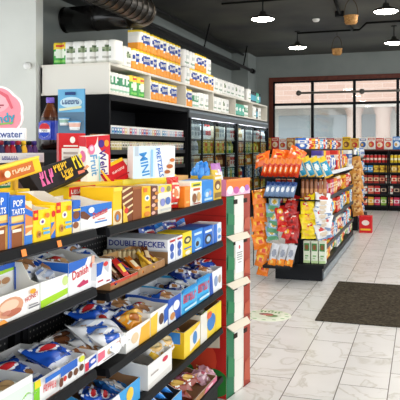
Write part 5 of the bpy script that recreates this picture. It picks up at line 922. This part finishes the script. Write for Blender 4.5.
# ================================================================== SECOND GONDOLA (behind)
g = empty('snack_gondola', (-1.1, 12.4, 0), 0, 'farther black gondola with a pretzel bag strip, right behind the first', 'shelving')
part(bx((-.6, 0, 0), (0, 2.2, .15), '202124'), 'base_plinth', g); part(bx((-.33, 0, .15), (-.27, 2.2, 1.48), '18191b'), 'centre_panel', g); part(bx((-.6, -.02, .15), (.0, 0, 1.4), '26272a'), 'end_panel', g)
for z_ in (.45, .75, 1.05, 1.32): part(bx((-.27, .02, z_ - .02), (0, 2.2, z_), '1d1e20'), 'side_shelf', g)
PZ = chip(.2, .24, .08, 'c98a3c', [('e', .5, .5, .35, .25, 'e0b46c'), ('e', .4, .4, .15, .1, '9a5a24'), ('e', .62, .62, .15, .1, '9a5a24')], 60)
for i in range(8):
    q = onY(357.5, 12.28, 163 + i * 6.6); inst(PZ, 'pretzel_bag', (q.x + .02 * (i % 2), 12.3, q.z - .12), (.2, .1 * (-1) ** i, CAM), f'tan pretzel bag, {ORD[i]} from the top of the hanging strip', 'bag', 'pretzel bags on the far gondola end')
for r_, z_ in enumerate((1.32, 1.05, .75, .45, .152)):
    for i in range(10):
        j = ((2, 3, 2, 7), (2, 3, 6, 2), (2, 1, 6, 3), (6, 2, 1, 2), (2, 6, 0, 3))[r_][rnd.randrange(4)]
        inst(SBag[j], 'snack_bag', (-1.17, 12.55 + i * .2, z_ + .003), (0, 0, 0), f'{sc_[j][2]} bag, {ORD[i]} from near end on far gondola {("top", "second", "third", "fourth", "lowest")[r_]} shelf', 'bag', 'bags on the side of the far gondola')
q = onY(361, 12.2, 221); inst(carton_mesh(.22, .3, .2, 'd0242a', [('e', .5, .6, .3, .16, 'f0e0d8'), ('r', .1, .15, .9, .25, 'f2c83a')], [('r', .2, .4, .8, .6, 'f0d8d0')], name='red_carton'), 'red_carton', (-1.05, 12.12, .001), (0, 0, CAM), 'bright red carton on the floor at the far gondola end', 'box')

# ================================================================== BACK SHELVES under the window
for i in range(5):
    x0 = -4.1 + i * 1.12
    g = empty('back_shelving', (x0, 16.62, 0), 0, ['black shelf unit under the window beside the coolers', 'second black shelf unit from the left under the window', 'third black shelf unit under the window, behind the snack gondola', 'black shelf unit of cans under the window at the aisle end', 'last black shelf unit under the window, at the right edge'][i], 'shelving', 'black shelf units under the window')
    part(bx((0, .42, 0), (1.11, .45, 1.46), '17181a'), 'back_panel', g); part(bx((0, 0, 0), (.03, .42, 1.45), '17181a'), 'side_panel', g); part(bx((1.08, 0, 0), (1.11, .42, 1.45), '17181a'), 'side_panel', g)
    part(bx((0, -.02, 1.45), (1.11, .45, 1.49), '4a2420'), 'top_ledge', g, 'dark red top ledge'); part(bx((.03, .02, 0), (1.08, .42, .12), '101012'), 'kick_base', g)
    for z_ in (.125, .4, .66, .93, 1.16): 
        sh = part(bx((.03, .02, z_ - .02), (1.08, .42, z_), '1a1b1d'), 'shelf', g); part(bx((.03, .0, z_ - .04), (1.08, .02, z_ + .005), '222326'), 'price_channel', sh)
cer = [('d8b04a', 'c03a2c', 'golden'), ('e8e4dc', 'c84a3c', 'white'), ('c83a34', 'f0d8c0', 'red'), ('3a7ac0', 'e8f0f4', 'blue'), ('e9c02c', '7a4a24', 'yellow'), ('f0ece6', '3a64a8', 'cream'), ('b06a34', 'f0d8a0', 'brown'), ('d884a4', 'f4eaf0', 'pink')]
CE_ = [carton_mesh(.19, .29, .08, a_, [('e', .5, .4, .36, .24, b_), ('r', .1, .72, .9, .9, b_), ('r', .2, .77, .8, .85, a_), ('e', .4, .38, .16, .12, 'd8a858')], name='cereal_box', eps=.002) for a_, b_, _ in cer]
seq = [1, 0, 2, 1, 6, 4, 1, 7, 5, 2, 1, 4, 0, 5, 1, 2, 1, 3, 6, 4, 5, 2, 0, 3, 4, 1]
for i in range(26):
    x = -4.05 + i * .2; j = seq[i]
    inst(CE_[j], 'cereal_box', (x, 16.68, 1.4915), (0, 0, CAM), f'{cer[j][2]} cereal box, {ORD[i]} from left on the ledge under the window', 'cereal box', 'cereal boxes on the window ledge', (1, 1, .95 + .12 * ((i * 7) % 3) / 2))
def can(c_, c2): 
    m = MB(); m.lathe([(0, 0, 'c8c8c8:m'), (.04, 0, 'c8c8c8:m'), (.042, .006, c_), (.042, .07, c2), (.042, .12, c_), (.042, .19, 'c8c8c8:m'), (.038, .2, 'c8c8c8:m'), (0, .198, 'c8c8c8:m')], n=12); return m.mesh('food_can')
cr, cy_ = can('c8302c', 'f0d8c8'), can('e4c42a', 'f4f0c8'); cg = can('5a8a3a', 'f0e8c0')
for i in range(15):
    q = -1.34 + .094 * i; k_ = cr if i < 7 else cy_
    inst(k_, 'food_can', (q, 16.72, 1.161), (0, 0, 0), f'{"red" if i < 7 else "yellow"} can, {ORD[i]} from left in the can row under the window ledge', 'can', 'cans in the top row of the back shelves')
rowspec = [(.93, .13, .17, [('3f8ac8', 'e4eef4', 'blue'), ('e2b83a', '8a5a20', 'golden'), ('d8a83a', 'f2e4b0', 'mustard')], [0, 0, 1, 1, 1, 2, 1]), (.66, .13, .2, [('a8342c', 'e8c8a0', 'brick red'), ('7a2c24', 'e0a080', 'maroon'), ('e8e0d4', 'b84a3c', 'white'), ('c83a30', 'f0d8b8', 'red')], [0, 0, 0, 1, 2, 3, 1]), (.4, .14, .2, [('e8e4da', 'c8483c', 'white'), ('c02c30', 'f0e0d8', 'red'), ('2a2428', 'c0a890', 'black'), ('d86a54', 'f0e0d0', 'coral')], [0, 3, 1, 2, 0, 2, 1]), (.125, .14, .2, [('e05a48', 'f0e4c0', 'coral'), ('e9a53a', 'f4e8c0', 'orange'), ('c83a5a', 'f0d8e0', 'crimson'), ('8ab04a', 'f0f0d0', 'lime')], [0, 1, 2, 3, 0, 2, 1])]
for r_, (z_, w_, h_, cc, sq) in enumerate(rowspec):
    MM = [carton_mesh(w_ - .012, h_, .1, a_, [('r', 0, .3, 1, .7, b_), ('e', .5, .5, .3, .14, a_)], name='grocery_box', eps=.002) for a_, b_, _ in cc]
    for i in range(9):
        j = sq[i % 7]; inst(MM[j], 'grocery_box', (-1.38 + i * w_ * 1.08, 16.66, z_ + .001), (0, 0, CAM), f'{cc[j][2]} box, {ORD[i]} from left on {("second", "third", "fourth", "lowest")[r_]} back shelf at the aisle end', 'box', f'boxes on the {("second", "third", "fourth", "lowest")[r_]} back shelf')
    for i in range(7):
        j = sq[(i + 2) % 7]; inst(MM[j], 'grocery_box', (-3.98 + i * w_ * 1.15, 16.66, z_ + .001), (0, 0, CAM), f'{cc[j][2]} box, {ORD[i]} from left on {("second", "third", "fourth", "lowest")[r_]} back shelf beside the coolers', 'box', f'boxes on the {("second", "third", "fourth", "lowest")[r_]} back shelf')
for i in range(9): inst(cg if i % 3 == 0 else cr, 'food_can', (-3.95 + .1 * i, 16.72, 1.161), (0, 0, 0), f'{"green" if i % 3 == 0 else "red"} can, {ORD[i]} from left on the shelf beside the coolers', 'can', 'cans in the top row of the back shelves')

# ================================================================== LIGHT
w = bpy.data.worlds.new('world'); S.world = w; w.use_nodes = True; bg = w.node_tree.nodes['Background']
bg.inputs[0].default_value = (.93, .97, 1, 1); bg.inputs[1].default_value = 1.25
S.cycles.max_bounces = 8; S.cycles.transparent_max_bounces = 12
